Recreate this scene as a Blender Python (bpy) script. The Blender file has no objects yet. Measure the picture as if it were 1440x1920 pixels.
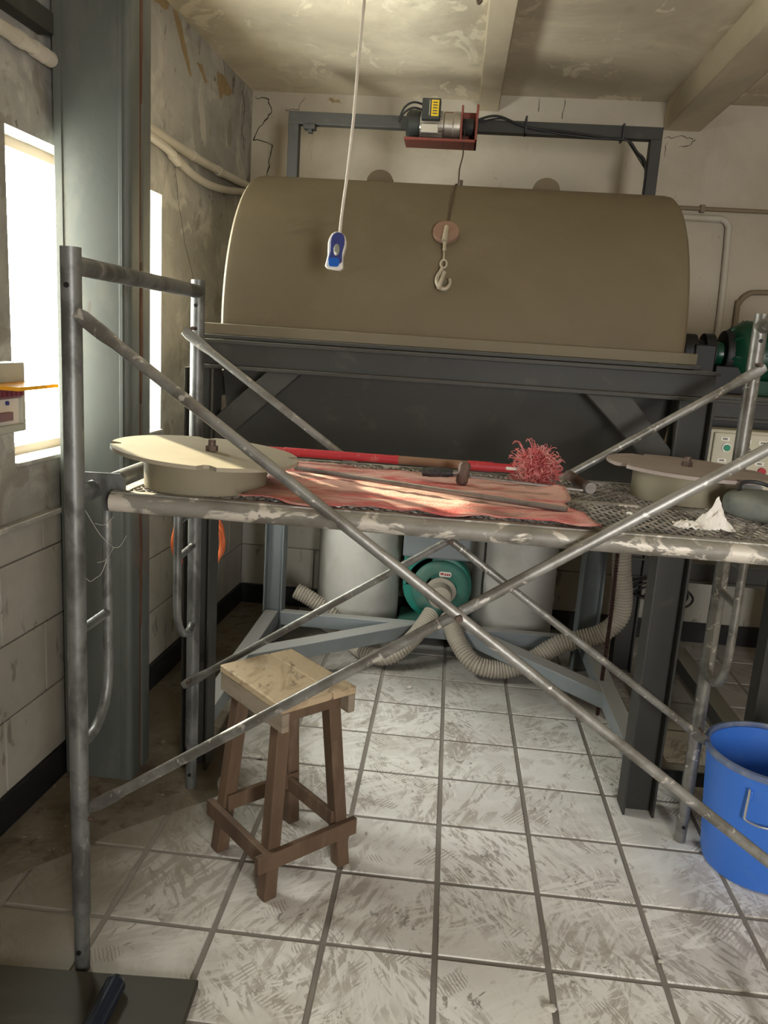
import bpy, bmesh, math, random
from mathutils import Vector, Matrix, noise

# ------------------------------------------------------------------ camera, world, sun, exposure
scene = bpy.context.scene
COL = scene.collection
FPX, YAW, PITCH, ROLL, CAMH = 1499.8, 0.07383, 0.20917, 0.06513, 1.5821
cam_data = bpy.data.cameras.new('camera')
cam = bpy.data.objects.new('camera', cam_data); COL.objects.link(cam)
fw = Vector((-math.sin(YAW)*math.cos(PITCH), math.cos(YAW)*math.cos(PITCH), -math.sin(PITCH)))
rt = fw.cross(Vector((0, 0, 1))).normalized(); up = rt.cross(fw)
r2 = math.cos(ROLL)*rt + math.sin(ROLL)*up
u2 = math.cos(ROLL)*up - math.sin(ROLL)*rt
cam.matrix_world = Matrix(((r2.x, u2.x, -fw.x, 0), (r2.y, u2.y, -fw.y, 0), (r2.z, u2.z, -fw.z, CAMH), (0, 0, 0, 1)))
cam_data.sensor_fit = 'VERTICAL'; cam_data.sensor_height = 24.0
cam_data.lens = FPX/1920*24.0
cam_data.clip_start = 0.02
scene.camera = cam

world = bpy.data.worlds.new('daylight'); scene.world = world
world.use_nodes = True
wb = world.node_tree.nodes['Background']
wb.inputs[0].default_value = (1.0, 0.985, 0.95, 1); wb.inputs[1].default_value = 30.0

sun_d = bpy.data.lights.new('sun', 'SUN'); sun_d.energy = 12.0; sun_d.angle = math.radians(1.2)
sun_d.color = (1.0, 0.86, 0.62)
sun = bpy.data.objects.new('sun', sun_d); COL.objects.link(sun)
sun.rotation_euler = Vector((0.66, -0.64, -0.38)).to_track_quat('-Z', 'Y').to_euler()
sun.location = (-4, 5, 4)

def portal(name, loc, direction, sx, sy):
    d = bpy.data.lights.new(name, 'AREA'); d.shape = 'RECTANGLE'; d.size = sx; d.size_y = sy
    d.cycles.is_portal = True
    o = bpy.data.objects.new(name, d); COL.objects.link(o); o.location = loc
    o.rotation_euler = Vector(direction).to_track_quat('-Z', 'Y').to_euler()
portal('window_portal', (-1.52, 2.83, 1.63), (1, 0, 0), 1.2, 1.0)
portal('doorway_portal', (1.1, -1.55, 1.45), (0, 1, 0), .6, 1.1)

vs = scene.view_settings
vs.view_transform = 'Standard'; vs.look = 'None'; vs.exposure = 0.7; vs.gamma = 1.0; vs.use_curve_mapping = False
scene.cycles.max_bounces = 7; scene.cycles.diffuse_bounces = 6
scene.cycles.sample_clamp_indirect = 6.0
scene.cycles.caustics_reflective = False; scene.cycles.caustics_refractive = False

R = math.radians
random.seed(7)

# ------------------------------------------------------------------ materials
TONE = {'cream_plaster': .83, 'stained_grey_plaster': .86, 'painted_block': .93, 'dust_coated_tan_cover': .84, 'dust_coated_rim': .85, 'column_grey_green_paint': .72,
        'dusty_lid_plate': .86, 'dusty_collar': .9, 'beam_plaster': .9, 'dark_grey_paint': .95, 'faded_red_woven_sheet': .9, 'dark_board': .8, 'brown_floor_dirt': .8}
def mat(name, col, rough=.6, metal=0., layers=(), bump=None, updust=None, spec=.4, rand=0., trans=None, emit=None):
    """layers: (colour, scale, lo, hi, detail, stretch, distortion, strength) noise-masked colours"""
    k_ = TONE.get(name, 1.); col = tuple(c*k_ for c in col); layers = [(tuple(c*k_ for c in ly[0]),)+tuple(ly[1:]) for ly in layers]
    m = bpy.data.materials.new(name); m.use_nodes = True
    nt = m.node_tree; N = nt.nodes; L = nt.links
    b = N['Principled BSDF']
    b.inputs['Roughness'].default_value = rough; b.inputs['Metallic'].default_value = metal
    b.inputs['Specular IOR Level'].default_value = spec
    geo = N.new('ShaderNodeNewGeometry')
    rgb = N.new('ShaderNodeRGB'); rgb.outputs[0].default_value = (*col, 1)
    cur = rgb.outputs[0]
    def mix(fac, a, c):
        x = N.new('ShaderNodeMix'); x.data_type = 'RGBA'
        L.new(fac, x.inputs[0]); L.new(a, x.inputs[6])
        if isinstance(c, tuple): x.inputs[7].default_value = (*c, 1)
        else: L.new(c, x.inputs[7])
        return x.outputs[2]
    def mp(stretch, k=0):
        v = N.new('ShaderNodeMapping'); L.new(geo.outputs['Position'], v.inputs[0])
        v.inputs['Scale'].default_value = stretch; v.inputs['Location'].default_value = (k*1.7, k*2.3, k*.9)
        return v.outputs[0]
    if rand:
        oi = N.new('ShaderNodeObjectInfo'); h = N.new('ShaderNodeHueSaturation')
        r = N.new('ShaderNodeMapRange'); r.inputs[3].default_value = 1-rand; r.inputs[4].default_value = 1+rand
        L.new(oi.outputs['Random'], r.inputs[0]); L.new(r.outputs[0], h.inputs['Value']); L.new(cur, h.inputs['Color']); cur = h.outputs[0]
    for k, ly in enumerate(layers):
        c, sc, lo, hi, det, st, dist, fac = ly
        n = N.new('ShaderNodeTexNoise'); n.inputs['Scale'].default_value = sc; n.inputs['Detail'].default_value = det
        n.inputs['Distortion'].default_value = dist; n.inputs['Roughness'].default_value = .62
        L.new(mp(st, k+1), n.inputs['Vector'])
        r = N.new('ShaderNodeMapRange'); r.inputs[1].default_value = lo; r.inputs[2].default_value = hi
        r.inputs[4].default_value = fac; L.new(n.outputs[0], r.inputs[0])
        cur = mix(r.outputs[0], cur, c)
    if updust:
        s = N.new('ShaderNodeSeparateXYZ'); L.new(geo.outputs['Normal'], s.inputs[0])
        r = N.new('ShaderNodeMapRange'); r.inputs[1].default_value = .35; r.inputs[2].default_value = .95
        r.inputs[4].default_value = updust[1]; L.new(s.outputs[2], r.inputs[0])
        cur = mix(r.outputs[0], cur, updust[0])
    L.new(cur, b.inputs['Base Color'])
    if bump:
        n = N.new('ShaderNodeTexNoise'); n.inputs['Scale'].default_value = bump[0]; n.inputs['Detail'].default_value = 5
        L.new(geo.outputs['Position'], n.inputs['Vector'])
        bp = N.new('ShaderNodeBump'); bp.inputs['Strength'].default_value = bump[1]; bp.inputs['Distance'].default_value = .01
        L.new(n.outputs[0], bp.inputs['Height']); L.new(bp.outputs[0], b.inputs['Normal'])
    if trans: b.inputs['Transmission Weight'].default_value = trans
    m['n_cur'] = 0
    return m

ONE = (1, 1, 1)
MT = {}
MT['plaster_back'] = mat('cream_plaster', (.60, .535, .43), .85, layers=[
    ((.45, .39, .30), 1.6, .45, .70, 6, ONE, .4, .75), ((.66, .60, .50), 3.5, .5, .72, 6, ONE, .6, .6),
    ((.28, .23, .17), 9, .64, .72, 6, (1, 1, .35), .3, .4), ((.34, .28, .2), 26, .66, .71, 5, ONE, .3, .45)], bump=(18, .12), spec=.2)
MT['plaster_left'] = mat('stained_grey_plaster', (.45, .43, .39), .88, layers=[
    ((.29, .275, .245), 2.2, .42, .64, 6, ONE, .6, .8), ((.58, .55, .49), 4.5, .52, .62, 9, ONE, .9, .8),
    ((.24, .21, .17), 7, .57, .63, 9, (1, 1, .6), .6, .6), ((.13, .11, .085), 15, .64, .68, 6, (1, 1, .6), .6, .75)], bump=(16, .4), spec=.2)
MT['ceiling'] = mat('ceiling_plaster', (.70, .62, .47), .9, layers=[
    ((.44, .385, .29), 1.1, .44, .62, 6, ONE, .5, .85), ((.78, .71, .55), 3.8, .58, .62, 7, (1.6, .8, 1), .9, .7),
    ((.28, .25, .19), 6, .62, .8, 4, ONE, .3, .4)], bump=(12, .15), spec=.15)
MT['beam'] = mat('beam_plaster', (.64, .55, .40), .88, layers=[
    ((.40, .34, .25), 3, .45, .7, 6, (1, .4, 1), .5, .7)], bump=(20, .15), spec=.2)
MT['block'] = mat('painted_block', (.42, .395, .345), .75, layers=[
    ((.30, .28, .24), 3, .43, .68, 6, ONE, .3, .75), ((.13, .115, .10), 16, .62, .68, 3, (1, 1, .4), .4, .6)], bump=(30, .12), spec=.3, rand=.05)
MT['joint'] = mat('dark_mortar', (.17, .155, .135), .95)
MT['black_base'] = mat('black_skirting_paint', (.012, .012, .013), .45, layers=[((.06, .055, .045), 7, .55, .8, 5, ONE, .2, .6)])
MT['grout'] = mat('grey_brown_grout', (.225, .20, .175), .95, layers=[((.34, .31, .27), 5, .5, .75, 5, ONE, 0, .5)])
MT['tile'] = None
MT['crack'] = mat('crack_shadow', (.05, .04, .032), 1., spec=0)
MT['peel'] = mat('bare_brown_render', (.30, .22, .12), .95, layers=[((.42, .33, .2), 14, .5, .7, 5, ONE, .3, .7)], bump=(40, .3), spec=.1)
MT['column'] = mat('column_grey_green_paint', (.135, .147, .133), .5, layers=[
    ((.095, .105, .098), 2.5, .42, .68, 5, (1, 1, .35), .2, .8), ((.22, .215, .18), 7, .55, .75, 6, (1, 1, .5), .2, .6),
    ((.10, .07, .05), 16, .68, .74, 4, (1, 1, .2), .3, .6)], bump=(60, .04))
MT['rust'] = mat('rust_streak', (.11, .055, .035), .9, layers=[((.2, .15, .11), 20, .5, .7, 5, (1, 1, .15), .2, .7)], spec=.1)
MT['steel_grey'] = mat('dark_grey_paint', (.046, .045, .040), .6, layers=[
    ((.034, .034, .031), 2.5, .45, .7, 5, ONE, .2, .7), ((.13, .118, .095), 9, .58, .78, 6, ONE, .4, .45)],
    updust=((.27, .245, .20), .75))
MT['steel_light'] = mat('blue_grey_paint', (.21, .235, .25), .45, layers=[
    ((.15, .165, .175), 3, .45, .7, 5, ONE, .2, .6), ((.33, .31, .27), 10, .6, .8, 5, ONE, .2, .5)], updust=((.40, .385, .36), .7))
MT['cover'] = mat('dust_coated_tan_cover', (.185, .147, .09), .68, layers=[
    ((.14, .112, .072), 1.5, .42, .72, 5, (1, 1, 1), .3, .75), ((.23, .19, .125), 3.2, .55, .78, 6, ONE, .4, .55),
    ((.085, .07, .05), 5, .62, .76, 5, (.5, 1, 1.6), .3, .45)], bump=(90, .05), spec=.25)
MT['cover_edge'] = mat('dust_coated_rim', (.20, .17, .115), .75, layers=[((.22, .19, .14), 6, .45, .7, 5, ONE, .2, .6)], spec=.2)
MT['stain'] = mat('rope_grease_stain', (.13, .10, .06), .9, layers=[((.15, .12, .08), 30, .45, .65, 4, (1, 1, .2), .2, .7)], spec=.1)
MT['galv'] = mat('dusty_galvanised_tube', (.255, .25, .235), .42, .55, layers=[
    ((.13, .12, .105), 9, .46, .60, 8, ONE, .4, .85), ((.58, .55, .50), 30, .61, .65, 4, (1, 1, 1), .5, .8),
    ((.20, .14, .10), 14, .62, .72, 5, ONE, .2, .5)], bump=(60, .08), updust=((.40, .375, .33), .4))
MT['galv_dark'] = mat('weathered_tube', (.205, .21, .205), .45, .5, layers=[
    ((.085, .085, .08), 10, .46, .58, 8, (1, 1, .6), .4, .85), ((.40, .38, .34), 20, .64, .7, 4, (1, 1, .4), .5, .6)], bump=(60, .08))
MT['splash'] = mat('plaster_splashed_rail', (.25, .235, .205), .55, .25, layers=[
    ((.13, .115, .095), 8, .45, .62, 6, (.6, 1, 1), .3, .8), ((.60, .55, .48), 16, .535, .575, 7, (.6, 1, 1), .8, .9),
    ((.22, .12, .075), 18, .66, .7, 4, ONE, .3, .6)], bump=(40, .2), updust=((.42, .39, .33), .3))
MT['mesh'] = mat('dusty_expanded_mesh', (.42, .385, .34), .7, .2, layers=[((.12, .105, .09), 9, .45, .6, 5, ONE, .2, .8), ((.55, .5, .45), 16, .6, .7, 5, ONE, .2, .7)])
MT['lid'] = mat('dusty_lid_plate', (.37, .325, .245), .6, layers=[((.30, .26, .195), 5, .45, .7, 5, ONE, .2, .6)], bump=(50, .04), spec=.25)
MT['lid2'] = mat('dusty_mauve_lid_plate', (.33, .275, .25), .6, layers=[((.25, .21, .19), 6, .45, .7, 5, (1, 3, 1), .2, .7)], bump=(50, .04), spec=.25)
MT['collar'] = mat('dusty_collar', (.27, .235, .16), .65, layers=[((.25, .22, .16), 7, .45, .7, 5, (1, 1, 3), .2, .7)], bump=(50, .05), spec=.25)
MT['bolt'] = mat('rusty_bolt', (.10, .07, .055), .6, .5, layers=[((.2, .15, .12), 60, .5, .7, 4, ONE, 0, .7)])
MT['cloth'] = mat('faded_red_woven_sheet', (.56, .13, .125), .85, layers=[
    ((.66, .42, .36), 6, .40, .52, 9, (.6, 1.8, 1), .6, .9), ((.26, .175, .14), 8, .53, .61, 6, (.5, 2, 1), .4, .7),
    ((.72, .5, .42), 60, .55, .7, 3, (.4, 1.5, 1), .1, .5)], bump=(170, .35), spec=.15)
MT['red_tape'] = mat('red_tape', (.42, .03, .04), .5, layers=[((.5, .2, .17), 25, .58, .7, 5, ONE, .2, .6)])
MT['wood_pole'] = mat('brown_wood_pole', (.24, .14, .085), .6, layers=[((.33, .25, .19), 20, .5, .7, 5, (.2, 1, 1), .2, .7)])
MT['bristle'] = mat('pink_red_plastic_strands', (.62, .16, .16), .6, rand=.1, layers=[((.75, .45, .4), 30, .5, .65, 3, ONE, .2, .8)])
MT['black_rubber'] = mat('black_rubber', (.022, .022, .024), .55, layers=[((.16, .15, .14), 20, .55, .75, 5, ONE, .2, .6)])
MT['brown_iron'] = mat('dark_brown_iron', (.115, .075, .062), .6, .4, layers=[((.23, .17, .14), 25, .5, .7, 5, ONE, .2, .7)])
MT['rod'] = mat('bare_steel_rod', (.26, .235, .22), .4, .7, layers=[((.14, .115, .1), 18, .5, .65, 5, ONE, .2, .7)])
MT['stool'] = mat('worn_stool_wood', (.14, .088, .055), .65, layers=[((.07, .042, .028), 8, .45, .68, 6, (1, 1, .25), .4, .8), ((.23, .165, .11), 16, .56, .72, 6, (1, 1, .3), .3, .6)], bump=(50, .12))
MT['stool_top'] = mat('pale_worn_seat_wood', (.50, .385, .25), .7, layers=[((.27, .185, .11), 11, .48, .60, 9, (.9, .35, 1), .9, .85), ((.12, .085, .055), 26, .56, .63, 5, (.7, .35, 1), .3, .7), ((.52, .42, .3), 12, .56, .7, 5, ONE, .3, .7)], bump=(60, .15), spec=.25)
MT['stool_side'] = mat('grey_apron_wood', (.30, .245, .185), .7, layers=[((.2, .155, .11), 9, .45, .66, 6, (1, 1, 4), .3, .8)], bump=(60, .12))
MT['blue'] = mat('blue_plastic', (.045, .17, .62), .42, layers=[((.13, .26, .62), 6, .55, .8, 6, ONE, .3, .55), ((.35, .37, .45), 14, .68, .8, 5, ONE, .2, .5)])
MT['blue_rim'] = mat('scuffed_blue_rim', (.11, .15, .27), .5, layers=[((.30, .31, .34), 12, .5, .7, 5, ONE, .2, .7)])
MT['wire'] = mat('bright_wire', (.62, .61, .58), .3, .85)
MT['fabric_tank'] = mat('dusty_white_drum', (.50, .485, .45), .8, layers=[((.36, .34, .3), 4, .45, .7, 6, ONE, .5, .7), ((.26, .21, .15), 6, .64, .76, 5, (1, 1, .4), .5, .5)], bump=(9, .25))
MT['teal'] = mat('teal_green_paint', (.012, .19, .145), .4, layers=[((.07, .17, .14), 6, .5, .75, 5, ONE, .2, .6)])
MT['teal_dull'] = mat('dusty_teal_cover', (.045, .165, .13), .55, layers=[((.15, .17, .14), 8, .5, .75, 5, ONE, .2, .6)])
MT['hose'] = mat('beige_corrugated_hose', (.38, .34, .28), .6, layers=[((.24, .215, .175), 6, .45, .7, 5, ONE, .2, .6)])
MT['dgreen'] = mat('dark_green_enamel', (.003, .045, .022), .32, layers=[((.015, .04, .025), 8, .5, .75, 5, ONE, .2, .5)])
MT['black'] = mat('black_iron', (.008, .008, .008), .55)
MT['black_cable'] = mat('black_cable', (.014, .014, .013), .5)
MT['cream_box'] = mat('cream_enamel', (.46, .43, .33), .5, layers=[((.36, .33, .25), 6, .5, .75, 5, ONE, .2, .5)])
MT['green_btn'] = mat('green_button', (.0, .20, .10), .35)
MT['red_btn'] = mat('red_button', (.35, .015, .02), .4)
MT['white'] = mat('white_label', (.68, .66, .6), .6)
MT['ink'] = mat('label_ink', (.06, .055, .05), .8)
MT['yellow'] = mat('yellow_sticker', (.72, .50, .02), .5)
MT['red_iron'] = mat('red_oxide_paint', (.22, .05, .035), .55, layers=[((.12, .04, .03), 25, .5, .7, 5, ONE, .2, .7)])
MT['alu'] = mat('cast_aluminium', (.45, .41, .36), .35, .8, layers=[((.25, .22, .19), 20, .5, .7, 5, ONE, .2, .6)])
MT['dusty_black'] = mat('dusty_black_plastic', (.03, .033, .03), .5, layers=[((.10, .095, .075), 12, .5, .75, 5, ONE, .2, .6)])
MT['pvc'] = mat('old_white_pvc', (.50, .46, .39), .5, layers=[((.37, .33, .26), 6, .5, .75, 5, ONE, .2, .6)])
MT['pvc_brown'] = mat('brown_conduit', (.22, .17, .11), .6)
MT['white_cord'] = mat('white_cord', (.52, .47, .40), .55, layers=[((.36, .32, .26), 9, .5, .7, 4, ONE, .2, .6)])
MT['white_plastic'] = mat('white_plastic', (.70, .68, .63), .4)
MT['navy'] = mat('navy_plastic', (.025, .035, .17), .4)
MT['blue_btn'] = mat('bright_blue_button', (.01, .10, .45), .3)
MT['grey_btn'] = mat('grey_rocker', (.20, .20, .17), .4)
MT['chain'] = mat('greasy_red_brown_chain', (.09, .045, .042), .45, .5)
MT['orange'] = mat('orange_cord', (.62, .13, .035), .5)
MT['hook'] = mat('dusty_hook', (.40, .35, .27), .5, .35, layers=[((.25, .21, .16), 30, .5, .7, 4, ONE, .2, .6)])
MT['disc'] = mat('brown_stop_disc', (.23, .135, .095), .7, layers=[((.3, .22, .16), 14, .5, .7, 5, ONE, .2, .6)])
MT['frame'] = mat('pale_window_wood', (.50, .42, .32), .6)
MT['board'] = mat('dark_board', (.062, .055, .038), .55, layers=[((.10, .09, .065), 4, .5, .7, 5, (1, 3, 1), .2, .7)], bump=(20, .05))
MT['gloss_black'] = mat('glossy_dark_tube', (.015, .02, .035), .16, spec=.6)
MT['tissue'] = mat('white_tissue', (.78, .74, .69), .85, spec=.1)
MT['bag'] = mat('grey_green_bag', (.125, .135, .12), .8, layers=[((.2, .2, .165), 8, .45, .7, 5, ONE, .4, .8), ((.07, .075, .07), 14, .55, .7, 5, ONE, .3, .7)], bump=(45, .2))
MT['web'] = mat('cobweb_thread', (.5, .48, .43), .9)
MT['box_grey'] = mat('grey_box_enamel', (.40, .42, .36), .5, layers=[((.3, .31, .27), 8, .5, .7, 5, ONE, .2, .6)])
MT['breaker'] = mat('mauve_breaker', (.20, .12, .13), .5)
MT['dark_red'] = mat('dark_red_toggle', (.16, .03, .05), .5)
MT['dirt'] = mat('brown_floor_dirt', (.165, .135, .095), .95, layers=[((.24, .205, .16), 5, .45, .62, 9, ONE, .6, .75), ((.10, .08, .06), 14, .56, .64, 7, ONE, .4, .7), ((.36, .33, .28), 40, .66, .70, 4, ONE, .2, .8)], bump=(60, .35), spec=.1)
MT['crumb'] = mat('plaster_crumb', (.62, .58, .52), .9)

def glass_mat():
    m = bpy.data.materials.new('window_glass'); m.use_nodes = True
    nt = m.node_tree; nt.nodes.clear()
    o = nt.nodes.new('ShaderNodeOutputMaterial'); t = nt.nodes.new('ShaderNodeBsdfTransparent'); g = nt.nodes.new('ShaderNodeBsdfGlossy')
    g.inputs['Roughness'].default_value = .05; t.inputs[0].default_value = (.95, .97, .94, 1)
    x = nt.nodes.new('ShaderNodeMixShader'); x.inputs[0].default_value = .06
    nt.links.new(t.outputs[0], x.inputs[1]); nt.links.new(g.outputs[0], x.inputs[2]); nt.links.new(x.outputs[0], o.inputs[0])
    return m
MT['glass'] = glass_mat()

def acrylic_mat():
    m = bpy.data.materials.new('amber_acrylic'); m.use_nodes = True
    nt = m.node_tree; N = nt.nodes; b = N['Principled BSDF']; out = N['Material Output']
    b.inputs['Base Color'].default_value = (.80, .47, .05, 1); b.inputs['Roughness'].default_value = .2
    t = N.new('ShaderNodeBsdfTranslucent'); t.inputs[0].default_value = (.95, .62, .08, 1)
    x = N.new('ShaderNodeMixShader'); x.inputs[0].default_value = .55
    nt.links.new(b.outputs[0], x.inputs[1]); nt.links.new(t.outputs[0], x.inputs[2]); nt.links.new(x.outputs[0], out.inputs[0])
    return m
MT['acrylic'] = acrylic_mat()

def tile_mat():
    m = mat('dusty_floor_tile', (.80, .775, .735), .42, layers=[
        ((.60, .56, .51), 1.9, .42, .66, 5, (1, 1, 1), .4, .75),
        ((.88, .865, .835), 3.2, .48, .64, 6, (1, 1, 1), .6, .75)], bump=(35, .05), spec=.45, rand=.06)
    nt = m.node_tree; N = nt.nodes; L = nt.links; b = N['Principled BSDF']
    geo0 = N.new('ShaderNodeNewGeometry')
    def mask(scale, lo, hi, seed):
        n = N.new('ShaderNodeTexNoise'); n.inputs['Scale'].default_value = scale; n.inputs['Detail'].default_value = 3
        v = N.new('ShaderNodeMapping'); v.inputs['Location'].default_value = (seed*3.1, seed*1.7, seed); L.new(geo0.outputs['Position'], v.inputs[0]); L.new(v.outputs[0], n.inputs['Vector'])
        r = N.new('ShaderNodeMapRange'); r.inputs[1].default_value = lo; r.inputs[2].default_value = hi; L.new(n.outputs[0], r.inputs[0]); return r.outputs[0]
    def stroke(colour, rot, sx, scale, lo, hi, msk, fac, dist=.6, wave=False):
        v = N.new('ShaderNodeMapping'); v.inputs['Rotation'].default_value = (0, 0, R(rot)); L.new(geo0.outputs['Position'], v.inputs[0])
        v2 = N.new('ShaderNodeMapping'); v2.inputs['Scale'].default_value = (sx, 1, 1); L.new(v.outputs[0], v2.inputs[0])
        if wave:
            n = N.new('ShaderNodeTexWave'); n.inputs['Scale'].default_value = scale; n.inputs['Distortion'].default_value = dist; n.inputs['Detail'].default_value = 2; n.inputs['Detail Scale'].default_value = 1.5
            o = n.outputs['Fac']
        else:
            n = N.new('ShaderNodeTexNoise'); n.inputs['Scale'].default_value = scale; n.inputs['Detail'].default_value = 10; n.inputs['Roughness'].default_value = .65; n.inputs['Distortion'].default_value = dist; o = n.outputs[0]
        L.new(v2.outputs[0], n.inputs['Vector'])
        r = N.new('ShaderNodeMapRange'); r.inputs[1].default_value = lo; r.inputs[2].default_value = hi; r.inputs[4].default_value = fac; L.new(o, r.inputs[0])
        mm = N.new('ShaderNodeMath'); mm.operation = 'MULTIPLY'; L.new(r.outputs[0], mm.inputs[0]); L.new(msk, mm.inputs[1])
        x = N.new('ShaderNodeMix'); x.data_type = 'RGBA'; x.inputs[7].default_value = (*colour, 1)
        L.new(mm.outputs[0], x.inputs[0]); L.new(b.inputs['Base Color'].links[0].from_socket, x.inputs[6]); L.new(x.outputs[2], b.inputs['Base Color'])
    stroke((.44, .395, .345), 24, 5, 5, .49, .55, mask(2.6, .46, .56, 1), .8, .8)
    stroke((.40, .36, .315), -38, 4, 7, .51, .555, mask(3.3, .48, .57, 2), .85, 1.6)
    stroke((.88, .86, .82), 62, 6, 6, .51, .555, mask(3.0, .46, .57, 3), .8, 1.0)
    stroke((.87, .85, .81), -12, 7, 8, .53, .565, mask(4.2, .48, .58, 4), .8, 1.3)
    stroke((.42, .375, .325), 40, 1, 27, .5, .7, mask(6.5, .61, .65, 5), .75, 2.5, True)
    stroke((.42, .375, .325), -30, 1, 33, .5, .7, mask(7.5, .62, .66, 6), .75, 2.5, True)
    stroke((.27, .235, .20), 10, 1.5, 20, .585, .62, mask(3.7, .50, .60, 7), .85)
    nt = m.node_tree
    src = b.inputs['Base Color'].links[0].from_socket
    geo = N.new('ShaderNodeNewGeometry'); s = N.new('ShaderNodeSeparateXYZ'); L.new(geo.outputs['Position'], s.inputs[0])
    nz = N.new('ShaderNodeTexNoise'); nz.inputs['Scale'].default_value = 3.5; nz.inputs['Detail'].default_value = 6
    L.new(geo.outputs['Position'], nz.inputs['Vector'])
    # dirt and painted shade along the left wall, dirt under the mill, outline noisy
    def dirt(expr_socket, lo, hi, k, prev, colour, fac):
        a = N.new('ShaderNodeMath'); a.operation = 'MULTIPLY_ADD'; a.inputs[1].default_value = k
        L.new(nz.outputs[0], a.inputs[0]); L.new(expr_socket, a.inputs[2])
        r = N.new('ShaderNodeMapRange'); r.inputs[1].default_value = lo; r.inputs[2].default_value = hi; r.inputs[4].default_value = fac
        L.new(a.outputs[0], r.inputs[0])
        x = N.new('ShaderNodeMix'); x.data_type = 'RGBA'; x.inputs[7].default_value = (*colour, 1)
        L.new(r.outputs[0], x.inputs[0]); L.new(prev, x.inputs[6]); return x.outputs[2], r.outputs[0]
    c1, f1 = dirt(s.outputs[0], .02, -.50, .75, src, (.17, .148, .11), .92)  # wall dirt, darkened further to paint in the dim lower-left floor
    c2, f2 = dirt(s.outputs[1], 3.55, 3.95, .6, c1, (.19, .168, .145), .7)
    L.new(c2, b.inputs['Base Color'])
    rg = N.new('ShaderNodeMapRange'); rg.inputs[1].default_value = .35; rg.inputs[2].default_value = .65; rg.inputs[3].default_value = .30; rg.inputs[4].default_value = .62
    L.new(nz.outputs[0], rg.inputs[0]); L.new(rg.outputs[0], b.inputs['Roughness'])
    return m
MT['tile'] = tile_mat()

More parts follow.
